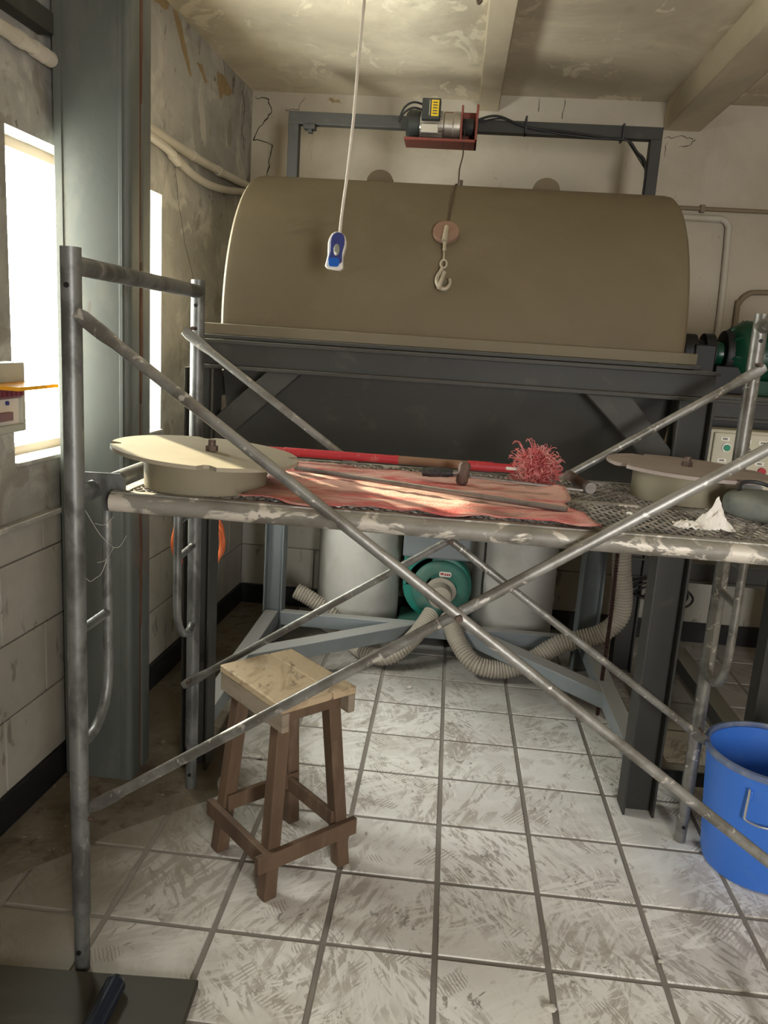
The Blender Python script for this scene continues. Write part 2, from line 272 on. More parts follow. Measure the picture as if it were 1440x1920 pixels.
# ------------------------------------------------------------------ mesh helpers
class MB:
    def __init__(s, xf=None): s.v = []; s.f = []; s.xf = xf
    def add(s, vs, fs):
        o = len(s.v); s.v += [tuple(p) for p in vs]; s.f += [tuple(i+o for i in f) for f in fs]; return s
    def box(s, x0, x1, y0, y1, z0, z1):
        return s.add([(x0,y0,z0),(x1,y0,z0),(x1,y1,z0),(x0,y1,z0),(x0,y0,z1),(x1,y0,z1),(x1,y1,z1),(x0,y1,z1)],
                     [(0,3,2,1),(4,5,6,7),(0,1,5,4),(1,2,6,5),(2,3,7,6),(3,0,4,7)])
    def obox(s, p0, p1, w, h, upv=(0, 0, 1)):
        """bar from p0 to p1: width w across, height h along upv"""
        p0 = Vector(p0); p1 = Vector(p1); d = (p1-p0).normalized(); u = Vector(upv)
        u = (u - d*u.dot(d)).normalized(); a = d.cross(u)*w/2; u = u*h/2
        vs = [p0-a-u, p0+a-u, p1+a-u, p1-a-u, p0-a+u, p0+a+u, p1+a+u, p1-a+u]
        return s.add(vs, [(0,3,2,1),(4,5,6,7),(0,1,5,4),(1,2,6,5),(2,3,7,6),(3,0,4,7)])
    def tube(s, pts, r, n=16, caps=True, closed=False, ref=None, rads2=None):
        pts = [Vector(p) for p in pts]; k = len(pts)
        rs = r if isinstance(r, (list, tuple)) else [r]*k
        rs2 = rads2 or rs
        tans = []
        for i in range(k):
            a = pts[(i-1) % k] if (closed or i > 0) else pts[i]; b = pts[(i+1) % k] if (closed or i < k-1) else pts[i]
            t = (b-a); tans.append(t.normalized() if t.length > 1e-9 else Vector((0, 0, 1)))
        nrm = Vector(ref) if ref else Vector((0, 0, 1))
        if abs(nrm.dot(tans[0])) > .95: nrm = Vector((1, 0, 0)) if abs(tans[0].x) < .9 else Vector((0, 1, 0))
        vs = []; 
        for i in range(k):
            t = tans[i]; nrm = (nrm - t*nrm.dot(t))
            if nrm.length < 1e-6: nrm = t.orthogonal()
            nrm.normalize(); bn = t.cross(nrm)
            for j in range(n):
                a = 2*math.pi*j/n; vs.append(pts[i] + bn*(math.cos(a)*rs[i]) + nrm*(math.sin(a)*rs2[i]))
        fs = []
        for i in range(k if closed else k-1):
            i2 = (i+1) % k
            for j in range(n):
                j2 = (j+1) % n; fs.append((i*n+j, i*n+j2, i2*n+j2, i2*n+j))
        if caps and not closed:
            fs.append(tuple(range(n-1, -1, -1))); fs.append(tuple((k-1)*n+j for j in range(n)))
        return s.add(vs, fs)
    def cyl(s, p0, p1, r0, r1=None, n=24): return s.tube([p0, p1], [r0, r0 if r1 is None else r1], n)
    def lathe(s, prof, c, axis='Z', n=40, a0=0., a1=2*math.pi, caps=False):
        """prof: (radius, height) pairs"""
        full = abs(a1-a0-2*math.pi) < 1e-6; m = n if full else n+1; vs = []
        for rr, h in prof:
            for j in range(m):
                a = a0+(a1-a0)*j/n; p, q = rr*math.cos(a), rr*math.sin(a)
                if axis == 'Z': vs.append((c[0]+p, c[1]+q, c[2]+h))
                elif axis == 'X': vs.append((c[0]+h, c[1]+p, c[2]+q))
                else: vs.append((c[0]+q, c[1]+h, c[2]+p))
        fs = []
        for i in range(len(prof)-1):
            for j in range(n):
                j2 = (j+1) % m; fs.append((i*m+j, i*m+j2, (i+1)*m+j2, (i+1)*m+j))
        if caps:
            fs.append(tuple(range(m-1, -1, -1))); fs.append(tuple((len(prof)-1)*m+j for j in range(m)))
        return s.add(vs, fs)
    def prism(s, poly, axis, a, b):
        """poly 2-D extruded along axis from a to b; axis X: (y,z), Y: (x,z), Z: (x,y)"""
        def P(p, t): return (t, p[0], p[1]) if axis == 'X' else (p[0], t, p[1]) if axis == 'Y' else (p[0], p[1], t)
        n = len(poly); vs = [P(p, a) for p in poly] + [P(p, b) for p in poly]
        return s.add(vs, [tuple(range(n-1, -1, -1)), tuple(range(n, 2*n))] + [(i, (i+1) % n, n+(i+1) % n, n+i) for i in range(n)])
    def ball(s, c, r, n=10, m=8, sc=(1, 1, 1)):
        vs = []; fs = []
        for i in range(m+1):
            t = math.pi*i/m
            for j in range(n):
                a = 2*math.pi*j/n
                vs.append((c[0]+r*sc[0]*math.sin(t)*math.cos(a), c[1]+r*sc[1]*math.sin(t)*math.sin(a), c[2]+r*sc[2]*math.cos(t)))
        for i in range(m):
            for j in range(n): fs.append((i*n+j, (i+1)*n+j, (i+1)*n+(j+1) % n, i*n+(j+1) % n))
        return s.add(vs, fs)
    def sheartop(s, cx, k, zmin):
        s.v = [(x, y, z+(k*(x-cx) if z > zmin else 0)) for x, y, z in s.v]; return s
    def build(s, name, material, parent=None, bevel=0., smooth=True, angle=40, kind=None, label=None):
        vs = s.v
        if s.xf: vs = [s.xf(*p) for p in vs]
        if parent is not None:
            o = Vector(parent.get('_o', (0, 0, 0))); vs = [(p[0]-o.x, p[1]-o.y, p[2]-o.z) for p in vs]
        me = bpy.data.meshes.new(name); me.from_pydata(vs, [], s.f); me.validate(); me.update()
        bm = bmesh.new(); bm.from_mesh(me); bmesh.ops.remove_doubles(bm, verts=bm.verts, dist=1e-6)
        bmesh.ops.recalc_face_normals(bm, faces=bm.faces); bm.to_mesh(me); bm.free()
        if smooth:
            me.shade_smooth(); me.set_sharp_from_angle(angle=R(angle))
        me.materials.append(MT[material])
        ob = bpy.data.objects.new(name, me); COL.objects.link(ob)
        if parent is not None:
            ob.parent = parent; ob['_o'] = parent.get('_o', (0, 0, 0))
        if bevel:
            b = ob.modifiers.new('bevel', 'BEVEL'); b.width = bevel; b.segments = 2; b.limit_method = 'ANGLE'; b.angle_limit = R(50)
        if kind: ob['kind'] = kind
        if label: ob['label'] = label
        return ob

def thing(name, label, cat, loc=(0, 0, 0), group=None):
    o = bpy.data.objects.new(name, None); COL.objects.link(o); o.location = loc; o.empty_display_size = .05
    o['_o'] = loc; o['label'] = label; o['category'] = cat
    if group: o['group'] = group
    return o
def tag(o, label, cat, group=None):
    o['label'] = label; o['category'] = cat
    if group: o['group'] = group
    return o
def struct(o): o['kind'] = 'structure'; return o
def smoothpath(pts, sub=8, closed=False):
    P = [Vector(p) for p in pts]; out = []; k = len(P)
    rng = range(k if closed else k-1)
    for i in rng:
        p0 = P[i-1] if (i > 0 or closed) else P[i]; p1 = P[i]; p2 = P[(i+1) % k]; p3 = P[(i+2) % k] if (i+2 < k or closed) else p2
        for j in range(sub):
            t = j/sub
            out.append(.5*((2*p1)+(p2-p0)*t+(2*p0-5*p1+4*p2-p3)*t*t+(3*p1-p0-3*p2+p3)*t**3))
    if not closed: out.append(P[-1])
    return out
def arc(c, r, a0, a1, n=10): return [(c[0]+r*math.cos(R(a0+(a1-a0)*i/n)), c[1]+r*math.sin(R(a0+(a1-a0)*i/n))) for i in range(n+1)]
def ibeam(mb, p0, p1, w, h, tf=.008, tw=.006, upv=(0, 0, 1)):
    """I-section: height h along upv between flanges of width w"""
    p0 = Vector(p0); p1 = Vector(p1); d = (p1-p0).normalized(); u = Vector(upv); u = (u-d*u.dot(d)).normalized()
    o = u*(h/2-tf/2)
    mb.obox(p0+o, p1+o, w, tf, u); mb.obox(p0-o, p1-o, w, tf, u); mb.obox(p0, p1, tw, h-2*tf, u)
    return mb

# ------------------------------------------------------------------ the room
HC = 2.87            # ceiling height
YB = 4.54            # back wall
def WX(y): return -1.31 + .0533*(y-2.1)          # left wall face, a little out of square
def wl(n, y, z): return (WX(y)+n, y, z)          # local (off the wall, along it, up)
XR, YF = 2.9, -1.5

T, G = .3, .016
X0, Y0 = .075, 3.6436
fl = MB().box(-1.75, XR+.2, YF-.2, YB+.2, -.12, -.004).build('floor', 'grout', smooth=False); struct(fl)
tm = None
for i in range(-6, 8):
    for j in range(-5, 13):
        xa, ya = X0+i*T, Y0-j*T
        x0, x1, y0, y1 = xa+G/2, xa+T-G/2, ya-T+G/2, ya-G/2
        if y0 > YB or y1 < .4 or x1 < -1.3: continue
        x0 = max(x0, -1.36); y1 = min(y1, YB-.004)
        if y1-y0 < .02 or x1-x0 < .02: continue
        full = (x1-x0 > T-G-.001) and (y1-y0 > T-G-.001)
        if full and tm is not None:
            o = bpy.data.objects.new('tile', tm); COL.objects.link(o)
            b = o.modifiers.new('bevel', 'BEVEL'); b.width = .002; b.segments = 1
        else:
            cx, cy = (x0+x1)/2, (y0+y1)/2
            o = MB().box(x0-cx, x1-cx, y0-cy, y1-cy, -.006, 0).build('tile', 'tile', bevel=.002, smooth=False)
            if full: tm = o.data
        o.location = ((x0+x1)/2, (y0+y1)/2, random.uniform(-.0006, .0006)); o.parent = fl
        o.rotation_euler = (random.uniform(-.0012, .0012), random.uniform(-.0012, .0012), 0)
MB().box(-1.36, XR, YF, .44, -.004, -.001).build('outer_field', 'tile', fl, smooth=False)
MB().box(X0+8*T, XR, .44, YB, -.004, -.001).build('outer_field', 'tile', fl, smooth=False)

ce = struct(MB().box(-1.75, XR+.2, YF-.2, YB+.2, HC, HC+.15).build('ceiling', 'ceiling', smooth=False))
MB().box(-1.4, .02, YF, YB, HC-.03, HC+.01).build('ceiling_bay', 'ceiling', ce, smooth=False)
struct(MB().box(.02, .126, YF, YB, 2.79, HC+.02).build('trim_1', 'beam', bevel=.006))
struct(MB().box(.975, 1.16, YF, YB, 2.735, HC+.02).build('trim_2', 'beam', bevel=.008))

wb_ = struct(MB().box(-1.7, XR+.2, YB, YB+.2, -.1, HC+.1).build('wall_back', 'plaster_back', smooth=False))
# left wall with window hole (window: along 2.30..3.36, z 1.15..2.11)
WY0, WY1, WZ0, WZ1 = 2.30, 3.37, 1.15, 2.11
m = MB(wl)
m.box(-.22, 0, YF-.2, WY0, -.1, HC+.1); m.box(-.22, 0, WY1, YB+.1, -.1, HC+.1)
m.box(-.22, 0, WY0, WY1, -.1, WZ0); m.box(-.22, 0, WY0, WY1, WZ1, HC+.1)
wL = struct(m.build('wall_left', 'plaster_left', smooth=False))
struct(MB().box(XR, XR+.2, YF-.2, YB+.2, -.1, HC+.1).build('wall_right', 'plaster_back', smooth=False))
m = MB(); m.box(-1.75, .8, YF-.2, YF, -.1, HC+.1); m.box(1.4, XR+.2, YF-.2, YF, -.1, HC+.1); m.box(.8, 1.4, YF-.2, YF, 2.0, HC+.1); m.box(.8, 1.4, YF-.2, YF, -.1, .9)
struct(m.build('wall_front', 'plaster_back', smooth=False))

# painted blocks of the lower walls, joints recessed
rows = [(.115, .357), (.357, .602), (.602, .852), (.852, .955)]
LB = .47
struct(MB(wl).box(0, .004, 1.2, YB, .1, .955).build('trim_3', 'joint', smooth=False))
for k, (z0, z1) in enumerate(rows):
    y = 1.2 + (.28 if k % 2 else .045)
    while y < YB-.03:
        y1 = min(y+LB, YB-.013)
        MB(wl).box(.001, .011, y+.003, y1-.003, z0+.003, z1-.003).build('block', 'block', wL, bevel=.002, smooth=False)
        y += LB
MB(wl).box(0, .03, 1.2, YB-.02, .957, .975).build('ledge', 'plaster_left', wL, bevel=.004)
struct(MB().box(-1.2, 2.2, YB-.004, YB, .1, .85).build('trim_4', 'joint', smooth=False))
for k, (z0, z1) in enumerate(rows[:3]):
    x = -1.2 + (-.2 if k % 2 else 0)
    while x < 2.2:
        a, b = max(x, -1.17), x+LB
        MB().box(a+.003, b-.003, YB-.011, YB-.001, z0+.003, z1-.003).build('block', 'block', wb_, bevel=.002, smooth=False)
        x += LB
struct(MB(wl).box(.011, .024, YF, YB-.014, 0, .115).build('baseboard_left', 'black_base', bevel=.003))
struct(MB().box(-1.165, XR, YB-.026, YB-.011, 0, .115).build('baseboard_back', 'black_base', bevel=.003))

# window in the left wall
wn = struct(MB(wl).box(-.13, -.085, WY0, WY0+.035, WZ0, WZ1).box(-.13, -.085, WY1-.035, WY1, WZ0, WZ1)
            .box(-.13, -.085, WY0, WY1, WZ0, WZ0+.03).box(-.13, -.085, WY0, WY1, WZ1-.03, WZ1).build('window_1', 'frame', bevel=.002))
MB(wl).box(-.125, -.09, 2.80, 2.84, WZ0+.03, WZ1-.03).build('mullion', 'frame', wn, bevel=.002)
for a, b in ((WY0+.035, 2.80), (2.84, WY1-.035)):
    MB(wl).box(-.11, -.106, a, b, WZ0+.03, WZ1-.03).build('pane', 'glass', wn, smooth=False)
MB(wl).box(-.085, .012, WY0-.0, WY1, WZ0-.012, WZ0+.002).build('sill', 'plaster_left', wn, bevel=.003)

# cracks and peeled plaster
def crack(pts, w, parent, surf):
    """pts on a surface; surf maps (a,b,off) to world"""
    mb = MB(); n = len(pts)
    for i in range(n-1):
        (a0, b0), (a1, b1) = pts[i], pts[i+1]
        dx, dy = a1-a0, b1-b0; l = math.hypot(dx, dy) or 1; nx, ny = -dy/l, dx/l
        w0 = w*(.4+.6*random.random())*(1 if 0 < i else .4); w1 = w*(.4+.6*random.random())
        q = [(a0-nx*w0, b0-ny*w0), (a0+nx*w0, b0+ny*w0), (a1+nx*w1, b1+ny*w1), (a1-nx*w1, b1-ny*w1)]
        lo = [surf(a, b, .0002) for a, b in q]; hi = [surf(a, b, .0012) for a, b in q]
        mb.add(lo+hi, [(0,3,2,1),(4,5,6,7),(0,1,5,4),(1,2,6,5),(2,3,7,6),(3,0,4,7)])
    return mb.build('crack', 'crack', parent, smooth=False)
SB = lambda a, b, o: (a, YB-o, b)
SL = lambda a, b, o: (WX(a)+o, a, b)
def jag(pts, amp, sub=4):
    out = []
    for i in range(len(pts)-1):
        for j in range(sub):
            t = j/sub; out.append((pts[i][0]+(pts[i+1][0]-pts[i][0])*t+random.uniform(-amp, amp), pts[i][1]+(pts[i+1][1]-pts[i][1])*t+random.uniform(-amp, amp)))
    out.append(pts[-1]); return out
crack(jag([(-1.09, 2.80), (-1.08, 2.74), (-1.12, 2.68), (-1.17, 2.60), (-1.07, 2.575), (-1.08, 2.5), (-1.09, 2.40)], .007), .0035, wb_, SB)
crack(jag([(-1.17, 2.81), (-1.09, 2.80)], .006), .003, wb_, SB)
crack(jag([(-.90, 2.815), (-.93, 2.76), (-1.0, 2.755)], .006), .0015, wb_, SB)
crack(jag([(.33, 2.87), (.33, 2.80)], .004), .002, wb_, SB)
crack(jag([(.46, 2.87), (.455, 2.77)], .004), .002, wb_, SB)
crack(jag([(.99, 2.70), (1.06, 2.71), (1.13, 2.70)], .006), .002, wb_, SB)
crack(jag([(1.0, 2.68), (1.0, 2.61)], .006), .002, wb_, SB)
crack(jag([(1.06, 2.66), (1.12, 2.67), (1.14, 2.70)], .004), .002, wb_, SB)
crack(jag([(4.36, 2.80), (4.42, 2.72), (4.38, 2.62), (4.42, 2.52)], .015), .003, wL, SL)
crack(jag([(3.5, 2.25), (3.55, 2.1), (3.62, 1.95), (3.78, 1.75)], .004), .0015, wL, SL)
def patch(cs, parent, surf, name='peeled_plaster', material='peel'):
    poly = []
    n = len(cs)
    for i in range(n):
        a, b = cs[i], cs[(i+1) % n]
        for j in range(4):
            t = j/4; poly.append((a[0]+(b[0]-a[0])*t+random.uniform(-.008, .008), a[1]+(b[1]-a[1])*t+random.uniform(-.008, .008)))
    m = len(poly); vs = [surf(a, b, .0002) for a, b in poly]+[surf(a, b, .0015) for a, b in poly]
    MB().add(vs, [tuple(range(m-1, -1, -1)), tuple(range(m, 2*m))]+[(i, (i+1) % m, m+(i+1) % m, m+i) for i in range(m)]).build(name, material, parent, smooth=False)
patch([(3.24, 2.86), (3.45, 2.87), (3.42, 2.81), (3.30, 2.79)], wL, SL)
patch([(3.47, 2.83), (3.52, 2.84), (3.60, 2.75), (3.68, 2.65), (3.655, 2.645), (3.56, 2.725)], wL, SL)
patch([(3.73, 2.72), (3.80, 2.74), (3.86, 2.68), (3.82, 2.67)], wL, SL)
patch([(3.98, 2.76), (4.06, 2.78), (4.16, 2.76), (4.22, 2.73), (4.10, 2.69), (4.03, 2.66)], wL, SL)
patch([(-.78, 2.815), (-.72, 2.82), (-.70, 2.805), (-.75, 2.80)], wb_, SB)

# steel column: two channels welded toe to toe
cx0, cx1, cy0, cy1 = -1.262, -1.02, 2.50, 2.68
col = thing('steel_column', 'tall grey-green painted steel column beside the bright window', 'column', ((cx0+cx1)/2, (cy0+cy1)/2, 0))
def rrect(x0, x1, y0, y1, r, n=5):
    return arc((x1-r, y1-r), r, 0, 90, n)+arc((x0+r, y1-r), r, 90, 180, n)+arc((x0+r, y0+r), r, 180, 270, n)+arc((x1-r, y0+r), r, 270, 360, n)
ym = (cy0+cy1)/2
MB().prism(rrect(cx0, cx1, cy0, ym-.003, .018), 'Z', 0, HC-.04).build('channel', 'column', col)
MB().prism(rrect(cx0, cx1, ym+.003, cy1, .018), 'Z', 0, HC-.04).build('channel', 'column', col)
MB().box(cx0+.01, cx1-.004, ym-.006, ym+.006, .0, HC-.04).build('weld_seam', 'rust', col)
MB().box(cx0+.006, cx0+.03, cy0-.003, cy0+.004, .02, HC-.04).build('edge_strip', 'column', col, bevel=.001)
MB().box(cx1-.036, cx1-.024, cy0-.0025, cy0+.004, .02, HC-.04).build('edge_strip', 'column', col, bevel=.001)
for za, zb, w in ((1.33, 1.78, .012), (.55, 1.02, .008), (2.25, 2.75, .008)):
    k = 9
    poly = [(ym+w*math.sin(math.pi*i/k)*random.uniform(.6, 1.1), za+(zb-za)*i/k) for i in range(k+1)]+[(ym-w*math.sin(math.pi*i/k)*random.uniform(.6, 1.1), za+(zb-za)*i/k) for i in range(k-1, 0, -1)]
    MB().prism(poly, 'X', cx1-.012, cx1+.0012).build('rust_streak', 'rust', col, smooth=False)

# pipes on the walls
p = thing('wall_pipe', 'old white plastic pipe with couplings high on the left wall above the window', 'pipe', wl(.03, 1.9, 2.33))
path = [wl(.032, y, z) for y, z in ((1.3, 2.335), (1.9, 2.335), (2.4, 2.335), (2.9, 2.328), (3.4, 2.316), (3.8, 2.318), (4.2, 2.33), (4.5, 2.345))]
MB().tube(smoothpath(path, 4), .019, 14).build('pipe', 'pvc', p)
for y, z in ((2.33, 2.335), (2.42, 2.335), (2.47, 2.334), (3.62, 2.316), (3.95, 2.321)): MB().tube([wl(.032, y-.02, z), wl(.032, y+.02, z)], .0225, 14).build('coupling', 'pvc', p)
p = thing('wall_pipe', 'thinner sagging white pipe just below the long pipe on the left wall', 'pipe', wl(.03, 3.2, 2.26))
path = [wl(.03, 3.1, 2.295), wl(.03, 3.35, 2.283), wl(.03, 3.6, 2.243), wl(.03, 3.85, 2.238), wl(.03, 4.1, 2.262), wl(.03, 4.35, 2.30), wl(.03, 4.5, 2.305)]
MB().tube(smoothpath(path, 5), .017, 14).build('pipe', 'pvc', p)
MB().tube([wl(.03, 3.40, 2.272), wl(.03, 3.46, 2.258)], .0215, 14).build('coupling', 'pvc', p)
tag(MB(wl).box(0, .05, 1.5, 2.48, 2.395, 2.455).build('steel_angle', 'steel_grey', bevel=.003), 'dark steel bar running along the left wall above the white pipe', 'bar')
o = thing('wall_conduit', 'brown thin conduit line across the back wall right of the tan cover', 'pipe', (1.1, YB-.02, 2.36))
MB().tube([(.6, YB-.014, 2.362), (2.3, YB-.014, 2.366)], .011, 10).build('pipe', 'pvc_brown', o)
for x in (1.22, 1.75): MB().box(x-.012, x+.012, YB-.03, YB-.001, 2.345, 2.382).build('clip', 'pvc_brown', o, bevel=.002)
MB().tube(smoothpath([(.7, YB-.02, 2.316), (1.25, YB-.02, 2.317), (1.33, YB-.02, 2.314), (1.362, YB-.02, 2.285), (1.368, YB-.02, 2.24), (1.385, YB-.02, 1.9), (1.40, YB-.02, 1.3)], 5), .0175, 12)
o = MB().tube(smoothpath([(.7, YB-.02, 2.316), (1.25, YB-.02, 2.317), (1.33, YB-.02, 2.314), (1.362, YB-.02, 2.285), (1.368, YB-.02, 2.24), (1.385, YB-.02, 1.9), (1.40, YB-.02, 1.3)], 5), .0175, 12).build('wall_pipe', 'pvc')
tag(o, 'white pipe bending downward on the back wall beside the green motor', 'pipe')
o = MB().tube(smoothpath([(1.9, YB-.02, 1.968), (1.58, YB-.02, 1.962), (1.51, YB-.02, 1.945), (1.475, YB-.02, 1.90), (1.47, YB-.02, 1.85), (1.48, YB-.02, 1.2)], 5), .014, 12).build('wall_pipe', 'pvc_brown')
tag(o, 'brown pipe curving down behind the green motor at the right edge', 'pipe')

# distribution box with lifted amber cover
o = thing('distribution_box', 'grey breaker box with lifted amber cover on the left wall by the window', 'breaker box', wl(.05, 2.07, 1.27))
bx0, bx1 = WX(2.07)+.013, -1.2
MB().box(bx0, bx1-.03, 1.93, 2.19, 1.27, 1.462).build('body', 'box_grey', o, bevel=.004)
m = MB(); m.box(bx1-.03, bx1, 1.93, 2.19, 1.41, 1.462); m.box(bx1-.03, bx1, 1.93, 2.19, 1.27, 1.292); m.box(bx1-.03, bx1, 2.172, 2.19, 1.29, 1.41); m.box(bx1-.03, bx1, 1.93, 1.948, 1.29, 1.41)
MB(); m.build('front_rim', 'box_grey', o, bevel=.003)
MB().box(bx1-.029, bx1-.012, 1.948, 2.172, 1.292, 1.41).build('panel', 'white', o)
for k in range(9):
    y = 1.96+k*.023
    b = MB().box(bx1-.012, bx1+.004, y, y+.02, 1.365, 1.405).build('breaker', 'breaker', o, bevel=.001)
    MB().box(bx1+.004, bx1+.012, y+.005, y+.015, 1.372, 1.392).build('toggle', 'dark_red', b)
MB().box(bx1-.012, bx1+.002, 1.96, 2.12, 1.305, 1.328).build('terminal_strip', 'breaker', o, bevel=.001)
MB().cyl((bx1-.012, 2.11, 1.352), (bx1-.006, 2.11, 1.352), .006, n=10).build('screw', 'navy', o)
MB().box(bx1, bx1+.108, 1.965, 2.17, 1.400, 1.410).build('cover', 'acrylic', o, bevel=.001)

# ------------------------------------------------------------------ scaffold
XA, XB, YN, YFAR = -.805, .888, 1.662, 2.503
def scaffold_frame(x, label, tubemat):
    t = thing('scaffold_ladder', label, 'scaffold', (x, (YN+YFAR)/2, 0), 'end frames of the tube scaffold')
    for y, inw in ((YN, 1), (YFAR, -1)):
        m = MB(); m.tube([(x, y, .0), (x, y, .16)], .0185, 20); m.tube([(x, y, .16), (x, y, 1.732)], .0215, 20)
        po = m.build('post', tubemat, t)
        for z in (1.655, .06): MB().cyl((x, y-.0225, z), (x, y+.0225, z), .006, n=10).build('pin_hole', 'black', po)
        # ladder tube with bent lower end
        yi = y+inw*.165
        path = [(x, yi, 1.19), (x, yi, .80), (x, yi, .735)] + [(x, yi-inw*.10*(1-math.cos(R(a))), .735-.13*math.sin(R(a))) for a in (20, 40, 60, 80)] + [(x, yi-inw*.125, .603), (x, y+inw*.012, .618)]
        MB().tube(path, .0125, 14).build('ladder_tube', tubemat, t)
        for z in (1.0, .885): 
            if z == 1.0 and inw == 1: continue
            MB().tube([(x, y, z+.004), (x, yi, z)], .011, 12).build('rung', tubemat, t)
        for z in (1.585, .42):
            if inw > 0: sd = 1 if x < 0 else -1; MB().cyl((x+sd*.018, y, z), (x+sd*.032, y, z), .006, n=10).build('brace_pin', 'bolt', t)
            else: MB().cyl((x, y-.054, z), (x, y-.018, z), .006, n=10).build('brace_pin', 'bolt', t)
    MB().tube([(x, YN, 1.697), (x, YFAR, 1.697)], .0205, 18).build('top_rail', tubemat, t)
    MB().tube([(x, YN, 1.207), (x, YFAR, 1.207)], .0215, 18).build('platform_rail', tubemat, t)
    return t
scaffold_frame(XA, 'weathered steel scaffold end frame beside the left wall and column', 'galv_dark')
scaffold_frame(XB, 'bright galvanised scaffold end frame behind the blue bucket', 'galv')

def cross_brace(y, e, label):
    """e: four end points (x,z): upper-left, lower-right, lower-left, upper-right"""
    t = thing('cross_brace', label, 'brace', ((e[0][0]+e[1][0])/2, y, .4), 'scissor braces of the scaffold')
    cc = None
    for k, (a, b) in enumerate(((e[0], e[1]), (e[2], e[3]))):
        yy = y+(.0 if k else -.026)
        a = Vector((a[0], yy, a[1])); b = Vector((b[0], yy, b[1])); d = (b-a).normalized()
        pts = [a-d*.02, a+d*.0, a+d*.05, a+d*.085]; pts += [b-d*.085, b-d*.05, b, b+d*.02]
        ra = [.012, .0165, .0165, .0125, .0125, .0165, .0165, .012]; rb = [.0035, .0035, .004, .0125, .0125, .004, .0035, .0035]
        MB().tube(pts, ra, 16, ref=(0, 1, 0), rads2=rb).build('brace_tube', 'galv', t)
    # crossing point
    (x1, z1), (x2, z2), (x3, z3), (x4, z4) = e
    s1 = (z2-z1)/(x2-x1); s2 = (z4-z3)/(x4-x3); xc = (z3-z1+s1*x1-s2*x3)/(s1-s2); zc = z1+s1*(xc-x1)
    MB().cyl((xc, y-.046, zc), (xc, y+.02, zc), .008, n=8).build('pivot_bolt', 'bolt', t)
    return t
# measured ends on the near and far post planes
cross_brace(YN+.008, ((XA+.034, 1.590), (XB-.02, .452), (XA+.034, .452), (XB-.02, 1.573)), 'crossed scissor brace across the front of the scaffold, nearest the camera')
cross_brace(YFAR-.024, ((XA-.012, 1.566), (XB+.004, .40), (XA-.01, .405), (XB+.008, 1.57)), 'crossed scissor brace across the back of the scaffold, behind the platform')

# platform
ZP = 1.212
PX0, PX1, PY0, PY1 = -.745, .83, 1.716, 2.42
pf = thing('scaffold_platform', 'dusty steel mesh scaffold platform carrying lids, red sheet and tools', 'platform', (0, 2.05, ZP))
for y in (PY0, PY1):
    MB().tube([(PX0, y, ZP-.022), (PX1, y, ZP-.022)], .0215, 18).build('side_rail', 'splash', pf)
    MB().box(PX0, PX1, y-.004 if y == PY0 else y-.016, y+.016 if y == PY0 else y+.004, ZP-.004, ZP+.0025).build('edge_strip', 'splash', pf)
for x in (PX0+.014, PX1-.014): MB().box(x-.014, x+.014, PY0, PY1, ZP-.03, ZP+.001).build('end_bar', 'splash', pf, bevel=.002)
for x in (-.35, .05, .42): MB().box(x-.02, x+.02, PY0, PY1, ZP-.035, ZP-.006).build('cross_bar', 'galv_dark', pf, bevel=.002)
MB().box(PX0, PX1, 2.06, 2.085, ZP-.02, ZP+.001).build('middle_bar', 'splash', pf, bevel=.002)
def hook_poly(sx):
    xr = XA if sx < 0 else XB; xe = PX0+.02 if sx < 0 else PX1-.02
    P = [(xe, ZP-.05), (xe, ZP+.03), (xe+sx*.012, ZP+.038), (xr+sx*.026, ZP+.036), (xr+sx*.036, ZP+.026), (xr+sx*.036, 1.205), (xr+sx*.0245, 1.205)]
    P += [(xr+sx*.0245*math.cos(R(a)), 1.207+.0245*math.sin(R(a))) for a in range(15, 181, 15)] + [(xr-sx*.0245, ZP-.05)]
    return P
for sx in (-1, 1):
    for y in (PY0+.03, PY1-.03): MB().prism(hook_poly(sx), 'Y', y-.004, y+.004).build('hook', 'galv_dark', pf, smooth=False)
m = MB()
nx = 104; lw = (PX1-PX0-.05)/nx; ny = 30; sw = (PY1-PY0-.03)/ny
for j in range(ny):
    yb = PY0+.015+(j+.5)*sw; ph = j % 2
    pts = [(PX0+.025+i*lw, yb+(sw*.5 if (i+ph) % 2 else -sw*.5), ZP-.003+(.0012 if (i+ph) % 2 else -.0012)) for i in range(nx+1)]
    vs = []; fs = []
    for i, q in enumerate(pts):
        vs += [(q[0], q[1]-.0024, q[2]-.0024), (q[0], q[1]+.0024, q[2]-.0024), (q[0], q[1]+.0024, q[2]+.0016), (q[0], q[1]-.0024, q[2]+.0016)]
        if i: 
            a, b = (i-1)*4, i*4
            fs += [(a+k, a+(k+1) % 4, b+(k+1) % 4, b+k) for k in range(4)]
    m.add(vs, fs)
m.build('mesh_deck', 'mesh', pf, smooth=False, kind='stuff')

# ------------------------------------------------------------------ drum mill
mill = thing('drum_mill', 'large drum mill with tan half-round cover on a dark grey steel frame', 'machine', (-.02, 3.3, 0))
CY, CZ, CR = 3.29, 1.608, .572
MX0, MX1 = -.80, .745
def half(m, r, x0, x1, a0, a1, n=48, th=.006):
    prof = [(r, x0-CX), (r, x1-CX)]
CX = 0.
